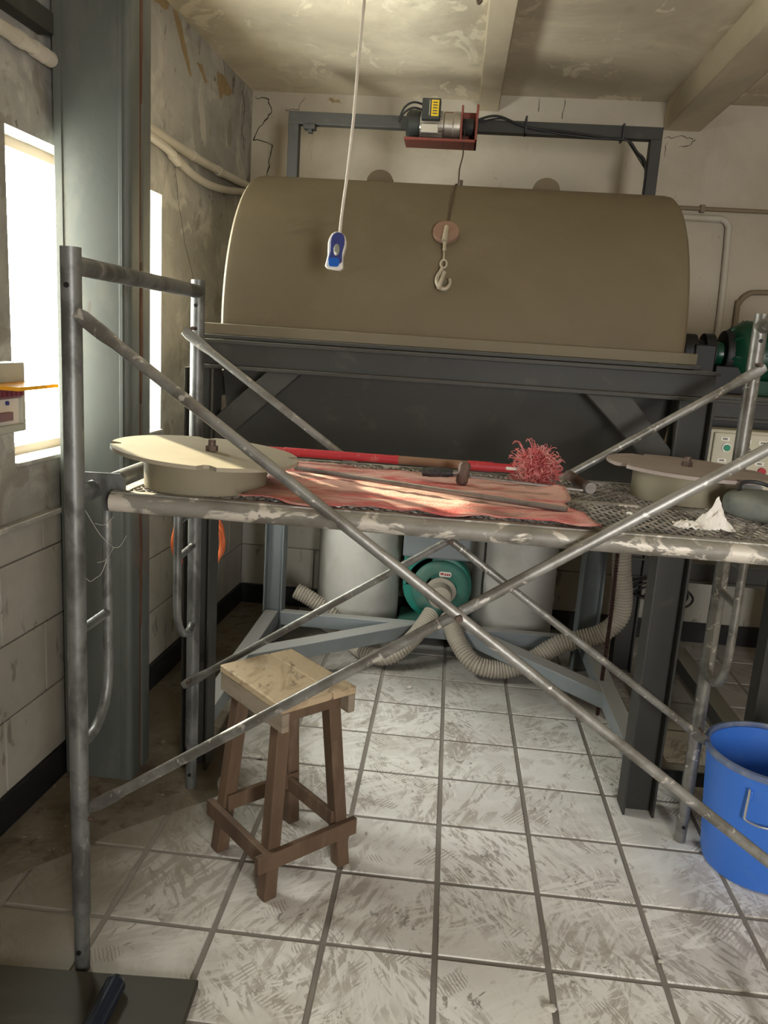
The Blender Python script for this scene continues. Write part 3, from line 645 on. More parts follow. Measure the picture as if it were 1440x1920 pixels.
# cover shell: half cylinder with rounded end edges and closed ends
prof = [(.001, MX0), (CR-.03, MX0), (CR-.012, MX0+.003), (CR-.003, MX0+.012), (CR, MX0+.03), (CR, MX1-.03), (CR-.003, MX1-.012), (CR-.012, MX1-.003), (CR-.03, MX1), (.001, MX1)]
MB().lathe(prof, (0, CY, CZ), 'X', 64, 0, math.pi).build('cover', 'cover', mill, angle=35)
MB().box(MX0-.045, MX1+.03, CY-CR-.03, CY-CR+.01, CZ-.036, CZ).build('cover_rim', 'cover_edge', mill, bevel=.003)
MB().box(MX0-.045, MX1+.03, CY+CR-.01, CY+CR+.03, CZ-.036, CZ).build('cover_rim', 'cover_edge', mill, bevel=.003)
m = MB(); m.box(MX0-.055, MX1+.04, CY-CR-.05, CY-CR+.01, CZ-.05, CZ-.037); m.build('rim_flange', 'steel_grey', mill, bevel=.002)
prof2 = [(.001, MX0+.01), (CR-.02, MX0+.01), (CR-.02, MX1-.01), (.001, MX1-.01)]
MB().lathe(prof2, (0, CY, CZ-.04), 'X', 56, math.pi, 2*math.pi).build('trough', 'steel_grey', mill, angle=35)
for x in (-.345, .30):
    MB().prism([(x-.052, CZ+CR-.03)]+[(x+.052*math.cos(R(a)), CZ+CR+.012+.045*math.sin(R(a))) for a in range(180, -1, -15)]+[(x+.052, CZ+CR-.03)], 'Y', CY+.02, CY+.045).build('lifting_lug', 'cover', mill)
MB().box(-.035, -.022, CY+.0, CY+.03, CZ+CR-.02, CZ+CR+.03).build('stop_pin', 'bolt', mill)
def stain_strip():
    m = MB(); a0, a1 = R(180-74), R(180-32); n = 16; vs = []
    for i in range(n+1):
        a = a0+(a1-a0)*i/n; w = (.003+.007*math.sin(math.pi*i/n))*random.uniform(.7, 1.1); x = -.045-.018*i/n
        for dx in (-w, w): vs.append((x+dx, CY+(CR+.0006)*math.cos(a), CZ+(CR+.0006)*math.sin(a)))
    m.add(vs, [(2*i, 2*i+1, 2*i+3, 2*i+2) for i in range(n)])
    return m.build('grease_stain', 'stain', mill)
stain_strip()
LX0, LX1, RX0, RX1 = -.885, -.787, .72, .83
FY, BY = 2.67, 3.94
for y in (FY, BY):
    m = MB(); ibeam(m, (-.87, y, 1.508), (.835, y, 1.508), .09, .095, .012, .008); m.build('girder', 'steel_grey', mill, bevel=.0015)
    for x0, x1 in ((LX0, LX1), (RX0, RX1)):
        m = MB(); xm = (x0+x1)/2
        ibeam(m, (xm, y, 0.0), (xm, y, 1.459), .10, x1-x0, .008, .007, (1, 0, 0))
        lg = m.build('leg', 'steel_grey' if y == FY else 'steel_light', mill, bevel=.0015)
MB().prism([(-.614, 1.459), (-.503, 1.459), (LX1, 1.192), (LX1, 1.300)], 'Y', FY-.03, FY+.03).build('knee_brace', 'steel_grey', mill, bevel=.003)
MB().prism([(.574, 1.459), (.431, 1.459), (RX0, 1.192), (RX0, 1.300)], 'Y', FY-.03, FY+.03).build('knee_brace', 'steel_grey', mill, bevel=.003)
for x0, x1 in ((LX0, LX1), (RX0, RX1)):
    xm = (x0+x1)/2
    MB().box(xm-.035, xm+.035, FY+.05, BY-.05, .12, .19).build('floor_rail', 'steel_light', mill, bevel=.003)
    MB().box(xm-.03, xm+.03, FY+.03, BY-.03, 1.36, 1.45).build('side_girder', 'steel_grey', mill, bevel=.003)
    MB().obox((xm, BY-.06, 1.05), (xm, BY-.45, 1.36), .05, .06, (0, .6, .7)).build('rear_strut', 'steel_grey', mill, bevel=.002)
MB().box(LX1, RX0, BY-.07, BY-.015, .12, .19).build('floor_rail', 'steel_light', mill, bevel=.003)
MB().obox((LX1-.06, 3.30, .155), (-.13, BY-.05, .155), .085, .068).build('diagonal_rail', 'steel_light', mill, bevel=.003)
MB().obox((RX0+.06, 3.24, .155), (.17, BY-.05, .155), .085, .068).build('diagonal_rail', 'steel_light', mill, bevel=.003)
# gusset plates at the back leg tops (seen under the platform)
MB().prism([(LX1-.01, 1.03), (LX1+.0, .76), (LX1+.06, 1.03)], 'Y', BY-.06, BY-.05).build('gusset', 'steel_light', mill, smooth=False)
MB().prism([(RX0, 1.0), (RX0-.0, .78), (RX0-.09, 1.0)], 'Y', BY-.06, BY-.05).build('gusset', 'steel_light', mill, smooth=False)

# gantry over the mill
gt = thing('hoist_gantry', 'grey square-tube gantry standing behind the tan drum cover', 'gantry', (0, 3.93, 1.56))
GY = 3.93
for x in (-.82, .815): MB().box(x-.025, x+.025, GY-.025, GY+.025, 1.557, 2.535).build('post', 'steel_grey', gt, bevel=.003)
MB().box(-.845, .84, GY-.025, GY+.025, 2.535, 2.588).build('beam', 'steel_grey', gt, bevel=.003)
MB().obox((.805, GY, 2.40), (.70, GY, 2.53), .012, .012).build('corner_strut', 'steel_grey', gt)
m = MB().box(-.775, -.72, GY-.03, GY+.02, 2.515, 2.535).box(-.755, -.735, GY-.02, GY+.01, 2.50, 2.516); m.build('clip', 'steel_grey', gt, bevel=.002)
cb = MB().tube(smoothpath([(.0, GY-.032, 2.575), (.1, GY-.04, 2.60), (.22, GY-.034, 2.565), (.35, GY-.032, 2.545), (.55, GY-.033, 2.528), (.68, GY-.033, 2.527), (.735, GY-.03, 2.48), (.78, GY-.032, 2.42), (.783, GY-.033, 2.2), (.785, GY-.033, 1.7)], 6), .0055, 8)
cb.tube(smoothpath([(.0, GY-.034, 2.565), (.12, GY-.04, 2.59), (.25, GY-.036, 2.56), (.4, GY-.036, 2.55), (.6, GY-.034, 2.532)], 6), .004, 8)
tag(cb.build('power_cable', 'black_cable'), 'black cable tied along the gantry beam and down its right post', 'cable')
for x in (.235, .665): MB().box(x-.004, x+.004, GY-.044, GY+.028, 2.525 if x > .5 else 2.535, 2.606 if x < .5 else 2.592).build('cable_tie', 'black_rubber', gt)

# electric hoist
HY = 3.80
hs = thing('electric_hoist', 'small electric hoist with yellow sticker and red bracket on the gantry', 'hoist', (-.14, HY, 2.45))
AZ = 2.525
MB().lathe([(.0, -.295), (.045, -.293), (.06, -.28), (.062, -.25), (.058, -.235)], (0, HY, AZ), 'X', 28).build('motor_cap', 'dusty_black', hs)
m = MB(); m.lathe([(.052, -.235), (.056, -.23), (.056, -.13), (.05, -.125)], (0, HY, AZ), 'X', 28)
for a in range(0, 360, 15):
    ca, sa = math.cos(R(a)), math.sin(R(a)); m.obox((-.232, HY+.058*ca, AZ+.058*sa), (-.135, HY+.058*ca, AZ+.058*sa), .003, .01, (0, ca, sa))
m.build('motor_body', 'alu', hs)
MB().lathe([(.045, -.13), (.054, -.125), (.054, -.09), (.06, -.085), (.06, -.055), (.05, -.05)], (0, HY, AZ), 'X', 28).build('gearbox', 'alu', hs)
b = MB().box(-.225, -.145, HY-.085, HY-.03, AZ+.005, AZ+.09).build('control_case', 'dusty_black', hs, bevel=.004)
MB().box(-.184, -.152, HY-.0865, HY-.0852, AZ+.018, AZ+.082).build('sticker', 'yellow', b)
for k in range(5): MB().box(-.178, -.158, HY-.0875, HY-.0866, AZ+.026+k*.011, AZ+.030+k*.011).build('sticker_text', 'ink', b)
MB().box(-.193, -.190, HY-.0865, HY-.0852, AZ+.02, AZ+.08).build('sticker_line', 'cream_box', b)
MB().box(-.225, -.15, HY-.066, HY-.05, AZ-.045, AZ-.008).build('rating_plate', 'wire', hs, bevel=.002)
MB().lathe([(.03, -.045), (.034, -.04), (.034, .0), (.03, .004)], (0, HY, AZ), 'X', 24).build('rope_drum', 'dusty_black', hs)
MB().box(-.295, .02, HY-.075, HY+.075, AZ-.078, AZ-.066).build('bracket_base', 'red_iron', hs, bevel=.002)
MB().box(.01, .02, HY-.075, HY+.075, AZ-.078, AZ+.075).build('bracket_end', 'red_iron', hs, bevel=.002)
MB().box(-.054, -.046, HY-.075, HY+.075, AZ-.07, AZ+.07).build('bracket_plate', 'red_iron', hs, bevel=.002)
MB().box(-.13, .02, HY+.068, HY+.078, AZ-.07, AZ+.078).build('bracket_back', 'red_iron', hs, bevel=.002)
for dz in (0, .022): MB().tube(smoothpath([(-.21, HY-.05, AZ+.045+dz), (-.26, HY-.075, AZ+.05+dz), (-.30, HY-.07, AZ+.03+dz), (-.325, HY-.04, AZ+.0+dz*.4)], 6), .0045, 8).build('lead', 'black_cable', hs)
# wire rope, stop disc and hook lying against the cover
def surf(a, off): return (CY+(CR+off)*math.cos(R(180-a)), CZ+(CR+off)*math.sin(R(180-a)))
pth = [(-.036, HY-.03, AZ-.02), (-.036, HY-.05, AZ-.09), (-.034, 3.70, 2.385), (-.042, 3.56, 2.305), (-.040, 3.42, 2.232), (-.042, 3.34, 2.198)]
for i, a in enumerate((88, 80, 70, 60, 50, 42)):
    y, z = surf(a, .004); pth.append((-.043-.003*i, y, z))
MB().tube(smoothpath(pth, 4), .0028, 8).build('wire_rope', 'bolt', hs)
AD = 36.0
y, z = surf(AD, .012); n = Vector((0, math.cos(R(180-AD)), math.sin(R(180-AD))))
c = Vector((-.062, y, z)); MB().cyl(c-n*.006, c+n*.010, .044, n=32).build('stop_disc', 'disc', hs, bevel=.002)
def hk(a, dx, off=.020):
    y, z = surf(a, off); return (-.058+dx, y, z)
MB().tube([hk(37, -.003, .030), hk(31.2, -.006, .028)], [.008, .0105], 12).build('rope_socket', 'hook', hs)
MB().tube([hk(31.2, -.004, .024), hk(28.0, -.004, .022)], .006, 10).build('swivel', 'hook', hs)
MB().tube([hk(28.2, -.004, .022), hk(24.6, -.003, .020)], .0032, 8).build('link', 'hook', hs)
ring = [hk(23.6+1.4*math.sin(R(t)), -.002+.010*math.cos(R(t))) for t in range(0, 360, 30)]
MB().tube(ring, .0038, 8, closed=True).build('hook_eye', 'hook', hs)
hp = [hk(22.4, -.004), hk(20.8, -.010), hk(19.0, -.018), hk(17.2, -.017), hk(15.6, -.007), hk(15.2, .006), hk(15.9, .018), hk(17.4, .024), hk(18.6, .021)]
MB().tube(smoothpath(hp, 5), [.0055+.0035*math.sin(math.pi*min(1, i/40*1.15)) for i in range(41)], 10).build('hook', 'hook', hs)
MB().tube(smoothpath([hk(20.2, .004, .034), hk(17.6, -.004, .036), hk(14.6, -.012, .032)], 4), .0068, 8).build('safety_latch', 'hook', hs)

# pendant control
pd = thing('pendant_control', 'blue and white hoist pendant hanging on a white cord', 'pendant', (-.37, 2.46, 1.78))
PYD = 2.46
lean = lambda z: -.364+.045*(z-1.9)/.62+.006*math.sin((z-1.9)*4)
def pend(prof, y0, y1): return MB().prism([(x, z) for x, z in prof], 'Y', y0, y1)
def outline(s, dz=0, base=1.782):
    P = []
    half = [(.021, 0), (.0265, .008), (.0245, .022), (.0225, .038), (.0245, .055), (.0265, .070), (.025, .086), (.019, .100), (.009, .1075)]
    for w, h in half: P.append((w*s, h))
    for w, h in reversed(half): P.append((-w*s, h))
    th = R(-5)
    return [(-.3745+x*math.cos(th)-(h-.05)*math.sin(th), base+.05+dz+(h-.05)*math.cos(th)*s+x*math.sin(th)) for x, h in P]
pend(outline(1.0), PYD-.012, PYD+.02).build('housing', 'white_plastic', pd, bevel=.004)
fp = MB().prism([(x+.0035, z+.001) for x, z in outline(.80, .008)], 'Y', PYD-.018, PYD-.012).build('face_plate', 'navy', pd, bevel=.002)
MB().ball((-.3705, PYD-.018, 1.838), .0155, 16, 10, (.62, .35, 1.1)).build('rocker', 'grey_btn', fp)
MB().ball((-.3725, PYD-.0205, 1.829), .006, 12, 8, (.8, .4, 1.2)).build('rocker_mark', 'white', fp)
MB().prism(rrect(-.393, -.361, 1.790, 1.815, .008), 'Y', PYD-.0205, PYD-.017).build('down_button', 'blue_btn', fp, bevel=.001)
pth = [(-.366, PYD, 1.888), (-.362, PYD, 1.95), (-.352, PYD, 2.06), (-.343, PYD, 2.20), (-.338, PYD, 2.34), (-.332, PYD+.01, 2.5), (-.322, PYD+.02, 2.68), (-.318, PYD+.02, 2.84)]
MB().tube(smoothpath(pth, 6), .0046, 10).build('cord', 'white_cord', pd)

# ------------------------------------------------------------------ motor, stand and control box
ms = thing('motor_stand', 'dark grey steel stand under the green motor at the right', 'stand', (1.3, 3.4, 0))
for x, y in ((1.31, 3.02), (.98, 4.0), (1.78, 4.0), (1.85, 3.02)):
    m = MB(); ibeam(m, (x, y, 0), (x, y, 1.42), .09, .10, .008, .007, (1, 0, 0)); m.build('leg', 'steel_grey', ms, bevel=.0015)
m = MB(); ibeam(m, (.90, 3.02, 1.42), (1.9, 3.02, 1.42), .08, .075, .010, .008); m.build('top_rail', 'steel_grey', ms, bevel=.0015)
m = MB(); ibeam(m, (.90, 3.62, 1.42), (1.9, 3.62, 1.42), .08, .075, .010, .008); m.build('top_rail', 'steel_grey', ms, bevel=.0015)
MB().box(.90, 1.9, 2.98, 3.66, 1.458, 1.470).build('top_plate', 'steel_grey', ms, bevel=.002)
m = MB(); ibeam(m, (.92, 4.0, .555), (1.9, 4.0, .555), .08, .105, .010, .008); m.build('back_rail', 'steel_grey', ms, bevel=.0015)
MB().box(1.215, 1.295, 3.0, 4.0, .08, .15).build('floor_rail', 'steel_grey', ms, bevel=.003)
MB().box(.845, 1.95, 2.74, 2.79, .07, .13).build('floor_rail', 'steel_grey', ms, bevel=.003)
MB().box(.90, 1.9, 3.06, 3.07, .95, 1.385).build('back_sheet', 'steel_grey', ms, smooth=False)

mo = thing('electric_motor', 'dark green electric motor with black coupling driving the drum mill', 'motor', (1.25, 3.3, 1.47))
MZ, MYc = 1.62, 3.3
prof = [(.0, 1.01), (.04, 1.01), (.045, 1.02), (.045, 1.05), (.075, 1.055), (.105, 1.07), (.125, 1.095), (.132, 1.12), (.132, 1.50), (.12, 1.52), (0, 1.53)]
MB().lathe(prof, (0, MYc, MZ), 'X', 40).build('body', 'dgreen', mo)
for a in range(0, 360, 12):
    if 240 < a < 300: continue
    ca, sa = math.cos(R(a)), math.sin(R(a))
    MB().obox((1.16, MYc+.136*ca, MZ+.136*sa), (1.46, MYc+.136*ca, MZ+.136*sa), .004, .012, (0, ca, sa)).build('fin', 'dgreen', mo)
for x in (1.14, 1.38): MB().box(x, x+.06, MYc-.13, MYc+.13, 1.4705, 1.53).build('foot', 'dgreen', mo, bevel=.004)
MB().box(1.2, 1.34, MYc-.20, MYc-.11, MZ-.05, MZ+.06).build('terminal_box', 'dgreen', mo, bevel=.005)
MB().lathe([(0, .752), (.06, .752), (.062, .76), (.062, .79), (.05, .80), (.05, .842), (.035, .85), (.035, .88), (.068, .882), (.07, .89), (.07, .93), (.05, .935), (.05, .96), (.074, .962), (.074, 1.0), (.03, 1.005), (.03, 1.02), (0, 1.02)], (0, MYc, MZ), 'X', 32).build('coupling', 'black', mo, angle=30)
MB().box(.915, .995, MYc-.08, MYc+.08, 1.4705, MZ+.03).build('bearing_block', 'black', mo, bevel=.005)

MB().box(.995, 1.14, MYc-.10, MYc+.09, 1.4705, 1.575).build('pedestal', 'black', mo, bevel=.004)
MB().lathe([(.05, 1.035), (.088, 1.037), (.092, 1.045), (.092, 1.062), (.07, 1.066)], (0, MYc, MZ), 'X', 36).build('end_flange', 'black', mo)
for a in (35, 80, 100, 145, 190, 350):
    ca, sa = math.cos(R(a)), math.sin(R(a)); MB().obox((1.058, MYc+.088*ca, MZ+.088*sa), (1.115, MYc+.128*ca, MZ+.128*sa), .012, .016, (1, 0, 0)).build('rib', 'dgreen', mo, bevel=.002)
ct = thing('control_box', 'cream control box with green button and labels under the green motor', 'control box', (1.15, 2.95, 1.0))
BY0, BY1 = 2.87, 2.975
MB().box(.905, 1.42, BY0, BY1, .98, 1.36).build('body', 'cream_box', ct, bevel=.006)
d = MB().box(.918, 1.41, BY0-.012, BY0, .99, 1.35).build('door', 'cream_box', ct, bevel=.004)
fy = BY0-.012
def onplane(px, py, Y):
    dcam = r2*((px-720)/FPX) - u2*((py-960)/FPX) + fw
    t = Y/dcam.y; return dcam.x*t, CAMH+dcam.z*t
def label_at(px, py, w=.030, h=.013):
    x, z = onplane(px, py, fy)
    lb = MB().box(x-w/2, x+w/2, fy-.0015, fy, z-h/2, z+h/2).build('label', 'white', d)
    for k in range(3): MB().box(x-w*.26+k*w*.18, x-w*.26+k*w*.18+w*.13, fy-.0022, fy-.0016, z-h*.2, z+h*.22).build('label_mark', 'ink', d)
for q in ((1360, 823), (1353, 863), (1400, 828), (1431, 831), (1424, 870)): label_at(*q)
x, z = onplane(1361, 839, fy)
MB().cyl((x, fy, z), (x, fy-.008, z), .0145, n=24).build('button_ring', 'wire', d); MB().cyl((x, fy-.006, z), (x, fy-.014, z), .0115, n=24).build('start_button', 'green_btn', d)
x, z = onplane(1398, 846, fy)
MB().cyl((x, fy, z), (x, fy-.01, z), .0135, n=24).build('switch_base', 'black', d); MB().obox((x-.008, fy-.014, z-.010), (x+.008, fy-.014, z+.010), .006, .012, (0, 1, 0)).build('selector_switch', 'black', d); MB().obox((x-.006, fy-.0205, z-.007), (x+.006, fy-.0205, z+.007), .002, .001, (0, 1, 0)).build('selector_mark', 'white', d)
x, z = onplane(1427, 884, fy)
MB().cyl((x, fy, z), (x, fy-.012, z), .013, n=24).build('stop_button', 'red_btn', d)
cc = MB()
for k in range(4):
    cx_, cz_ = 1.05+.03*k, .50-.006*k
    cc.tube(smoothpath([(cx_+.12*math.cos(R(a))+random.uniform(-.01, .01), 3.92-.02*k+.03*math.sin(R(a*2)), cz_-.03+.05*math.sin(R(a))) for a in range(0, 360, 45)], 5, True), .006, 8, closed=True)
tag(cc.build('cable_coil', 'black_cable'), 'loose black cable coil hung below the back rail of the motor stand', 'cable')
cc = MB().tube(smoothpath([(1.0, 3.92, .95), (1.03, 3.92, .80), (1.12, 3.92, .735), (1.25, 3.92, .74), (1.33, 3.92, .82), (1.36, 3.92, .97)], 6), .0065, 8)
tag(cc.build('power_cable', 'black_cable'), 'black cable sagging in a loop behind the bright scaffold post', 'cable')

# ------------------------------------------------------------------ dust unit under the mill
def tank(x, y, r, h, label):
    t = thing('dust_drum', label, 'drum', (x, y, 0), 'white dust drums under the mill')
    n = 48; prof = [(r-.015, 0), (r, .012), (r, h*.3), (r+.004, h*.33), (r, h*.36), (r, h-.05), (r-.01, h-.015), (r-.03, h), (.0, h)]
    MB().lathe([(0, 0)]+prof, (x, y, 0), 'Z', n).build('body', 'fabric_tank', t)
    MB().lathe([(r+.001, h-.075), (r+.006, h-.07), (r+.006, h-.055), (r+.001, h-.05)], (x, y, 0), 'Z', n).build('band', 'steel_light', t)
    return t
tank(-.435, 4.29, .228, .80, 'dusty white drum standing left of the teal blower under the mill')
tank(.42, 4.29, .228, .80, 'dusty white drum standing right of the teal blower under the mill')
bl = thing('blower', 'teal green blower with grey motor on the floor under the mill', 'blower', (.01, 4.15, 0))
BCX, BCZ, BYf = .005, .335, 4.06
MB().lathe([(0, 0), (.165, 0), (.178, .006), (.182, .02), (.182, .12), (.17, .13), (0, .13)], (BCX, BYf, BCZ), 'Y', 48).build('volute', 'teal', bl)
MB().box(BCX-.182, BCX-.03, BYf, BYf+.13, BCZ+.0, BCZ+.185).build('outlet', 'teal', bl, bevel=.004)
MB().lathe([(.15, -.012), (.155, -.004), (.155, 0), (.085, 0), (.085, -.02), (.095, -.026), (.13, -.022), (.15, -.012)], (BCX+.02, BYf, BCZ-.005), 'Y', 40).build('front_ring', 'teal_dull', bl)
MB().box(BCX-.19, BCX+.16, BYf-.05, BYf+.10, .50, .64).build('motor_housing', 'steel_light', bl, bevel=.012)
MB().lathe([(.0, .13), (.09, .13), (.09, .36), (0, .37)], (BCX, BYf, BCZ), 'Y', 32).build('motor', 'steel_light', bl)
MB().box(BCX-.2, BCX+.2, BYf-.02, BYf+.34, .06, .10).build('base', 'teal_dull', bl, bevel=.004)
for x in (-.17, .13): MB().box(BCX+x, BCX+x+.05, BYf+.0, BYf+.3, 0, .06).build('foot', 'steel_grey', bl, bevel=.003)
MB().box(BCX-.05, BCX+.05, BYf+.01, BYf+.12, .10, BCZ-.14).build('pedestal', 'teal_dull', bl)
lx, lz = onplane(835, 1077, BYf-.026)
lb = MB().prism(rrect(lx-.032, lx+.032, lz-.014, lz+.014, .01), 'Y', BYf-.029, BYf-.0255).build('label', 'white', bl)
MB().prism(rrect(lx-.026, lx-.008, lz-.003, lz+.007, .003), 'Y', BYf-.0297, BYf-.0291).build('label_mark', 'red_btn', lb)
for k in range(3): MB().box(lx-.004+k*.011, lx+.004+k*.011, BYf-.0297, BYf-.0291, lz-.006, lz+.004).build('label_mark', 'red_btn', lb)
MB().lathe([(.0, -.11), (.04, -.108), (.058, -.10), (.062, -.085), (.062, -.02), (.085, -.018), (.085, 0)], (BCX+.02, BYf, BCZ-.025), 'Y', 32).build('inlet_elbow', 'hose', bl)
def hose(name, pts, r, label):
    sp = smoothpath(pts, 40); L = 0; out = []; rs = []
    # resample finely for the ribs
    ds = .0037; acc = 0; out = [sp[0]]
    for i in range(1, len(sp)):
        seg = (sp[i]-sp[i-1]).length; d = ds-acc
        while d <= seg:
            out.append(sp[i-1].lerp(sp[i], d/seg)); d += ds
        acc = (acc+seg) % ds
    pat = (r, r*.97, r*.86, r*.97)
    rs = [pat[i % 4] for i in range(len(out))]
    o = MB().tube(out, rs, 20).build(name, 'hose', angle=60)
    return tag(o, label, 'hose')
hose('corrugated_hose', [(BCX-.02, 3.925, .235), (-.09, 3.79, .15), (-.20, 3.71, .07), (-.32, 3.76, .055), (-.41, 3.89, .055), (-.47, 3.983, .095), (-.55, 3.985, .17), (-.65, 3.985, .235), (-.735, 3.99, .275)], .043, 'beige corrugated hose running left from the blower inlet to the back leg')
hose('corrugated_hose', [(BCX+.07, 3.925, .225), (.13, 3.78, .15), (.22, 3.70, .075), (.36, 3.70, .06), (.50, 3.72, .12), (.62, 3.74, .20), (.80, 3.74, .27), (.885, 3.74, .36), (.89, 3.74, .48), (.865, 3.74, .62), (.845, 3.74, .85), (.83, 3.72, 1.0)], .046, 'beige corrugated hose looping right from the blower and rising behind the right leg')
tag(MB().tube(smoothpath([(.235, 3.98, .62), (.237, 3.98, .5), (.235, 3.98, .40), (.24, 3.985, .28)], 6), .006, 8).build('power_cable', 'black_cable'), 'black cable hanging straight down in front of the right white drum', 'cable')
# chain
m = MB(); pts = smoothpath([(.73, 3.3, 1.02), (.742, 3.31, .8), (.752, 3.33, .5), (.757, 3.36, .25), (.762, 3.385, .012)], 18)
ch = thing('drive_chain', 'greasy red-brown chain hanging down to the floor beside the right leg', 'chain', (.76, 3.38, 0))
m.tube(pts, .0035, 6)
L = len(pts); step = .012; acc = 0
for i in range(1, L):
    acc += (pts[i]-pts[i-1]).length
tot = acc; k = 0; cur = 0; i = 1; nxt = .006
for i in range(1, L):
    seg = (pts[i]-pts[i-1]).length
    while nxt <= cur+seg:
        q = pts[i-1].lerp(pts[i], (nxt-cur)/seg); dd = (pts[i]-pts[i-1]).normalized()
        m.obox(q-dd*.0036, q+dd*.0036, .016, .010, (0, 1, 0)); nxt += step
    cur += seg
m.build('links', 'chain', ch, smooth=False, kind='stuff')
# orange cord coil hung behind the left leg
m = MB()
for k in range(4):
    ph = random.uniform(0, 6)
    m.tube(smoothpath([(-.933+.098*math.cos(R(a))+.006*math.sin(ph+a), 2.93+.011*k+.006*math.sin(ph*2+a), .775+.10*math.sin(R(a))+.006*k) for a in range(0, 360, 30)], 4, True), .0085, 8, closed=True)
oc = thing('cord_coil', 'coil of orange cord hanging behind the dark left leg of the mill', 'cord', (-.935, 2.94, .67))
m.build('coil', 'orange', oc)
MB().tube(smoothpath([(-.935, 2.935, .88), (-.92, 2.925, .90), (-.90, 2.90, .905), (-.88, 2.80, .90), (-.862, 2.725, .90)], 5), .005, 8).build('hanger', 'white_cord', oc)

# ------------------------------------------------------------------ things on the platform
def lid(name, cx, cy, rp, rc, zt, plate, label, tilt, bolt_dx, ang0):
    t = thing(name, label, 'lid', (cx, cy, ZP), 'round mill lids on the platform')
    t.rotation_euler = (0, 0, 0)
    MB().lathe([(rc-.012, 0), (rc, 0.0), (rc, zt-ZP-.011), (rc-.012, zt-ZP-.011), (rc-.012, 0)], (cx, cy, ZP+.001), 'Z', 56).sheartop(cx, tilt, ZP+.03).build('collar', 'collar', t)
    # plate with four rim notches
    poly = []
    N = 96
    notch = [R(ang0+90*k) for k in range(4)]
    for i in range(N):
        a = 2*math.pi*i/N; r = rp
        for q in notch:
            da = (a-q+math.pi) % (2*math.pi)-math.pi
            if abs(da) < .075: r = rp-.024
        poly.append((a, r))
    th = .009
    vs = []; 
    for z in (zt-th, zt):
        for a, r in poly:
            x, y = r*math.cos(a), r*math.sin(a); vs.append((cx+x, cy+y, z+tilt*x))
    vs += [(cx, cy, zt-th), (cx, cy, zt)]
    fs = []
    for i in range(N):
        j = (i+1) % N; fs += [(2*N, j, i), (2*N+1, N+i, N+j), (i, j, N+j, N+i)]
    MB().add(vs, fs).build('plate', plate, t, angle=30)
    bx, by = cx+bolt_dx, cy
    b = MB().tube([(bx, by, zt), (bx, by, zt+.013)], .015, 6).build('nut', 'bolt', t, smooth=False)
    MB().cyl((bx, by, zt+.013), (bx, by, zt+.027), .0095, n=12).build('bolt', 'bolt', t)
lid('mill_lid', -.578, 1.882, .222, .146, 1.298, 'lid', 'sunlit round steel lid with centre bolt lying at the left end of the platform', -.058, .012, 18)
lid('mill_lid', .656, 2.235, .213, .139, 1.302, 'lid2', 'mauve-grey round steel lid with centre bolt lying at the right end of the platform', -.03, .0, 25)

# red woven sheet
nu, nv = 72, 30
vs = []; 
fl_, fr_, br_, bl_ = (-.46, 1.735), (.335, 1.735), (.30, 2.20), (-.46, 2.33)
for j in range(nv+1):
    v = j/nv
    for i in range(nu+1):
        u = i/nu
        x = (fl_[0]*(1-u)+fr_[0]*u)*(1-v)+(bl_[0]*(1-u)+br_[0]*u)*v
        y = (fl_[1]*(1-u)+fr_[1]*u)*(1-v)+(bl_[1]*(1-u)+br_[1]*u)*v
        e = math.exp(-v*9); e2 = math.exp(-(1-u)*10)
        y += e*(.022*math.sin(u*17+1)*.6-.014+.012*noise.noise(Vector((x*14, 3, 0)))); x += e2*(.03*noise.noise(Vector((9, y*9, 0)))-.02*math.sin(v*5))
        z = ZP+.007+.006*max(0, noise.noise(Vector((x*7, y*16, 1.3)))+.3)+.0035*noise.noise(Vector((x*26, y*50, 2)))
        z += .010*e*max(0, noise.noise(Vector((x*11, 5, 5)))+.15)+.012*e2*max(0, math.sin(v*9))
        vs.append((x, y, max(z, ZP+.0045)))
m = MB().add(vs, [(j*(nu+1)+i, j*(nu+1)+i+1, (j+1)*(nu+1)+i+1, (j+1)*(nu+1)+i) for j in range(nv) for i in range(nu)])
o = m.build('woven_sheet', 'cloth', angle=80); sm = o.modifiers.new('solid', 'SOLIDIFY'); sm.thickness = .002; sm.offset = 1
tag(o, 'faded red woven plastic sheet spread over the middle of the platform', 'sheet')

# long-handled brush
mp_ = thing('strand_brush', 'long-handled brush with red taped pole and bushy pink-red strands', 'brush', (-.1, 2.30, ZP))
def lerp3(a, b, t): return tuple(a[i]+(b[i]-a[i])*t for i in range(3))
A, B = (-.66, 2.285, 1.252), (.195, 2.285, 1.252)
for t0, t1, r, mm, nm in ((0, .22, .011, 'red_tape', 'tape'), (.22, .60, .0125, 'red_tape', 'tape'), (.60, .845, .0125, 'wood_pole', 'pole'), (.845, .93, .0145, 'red_tape', 'tape'), (.93, 1.0, .0125, 'red_tape', 'tape')):
    MB().tube([lerp3(A, B, t0), lerp3(A, B, t1)], r, 14).build(nm, mm, mp_)
MB().tube([lerp3(A, B, .598), lerp3(A, B, .612)], .0135, 14).build('tape_end', 'red_tape', mp_)
MB().box(.17, .235, 2.283-.012, 2.283+.012, 1.249, 1.258).build('ferrule', 'white', mp_, bevel=.002)
m = MB(); rnd = random.Random(3)
m.ball((.258, 2.285, 1.256), .04, 16, 10, (1.12, .8, .95))
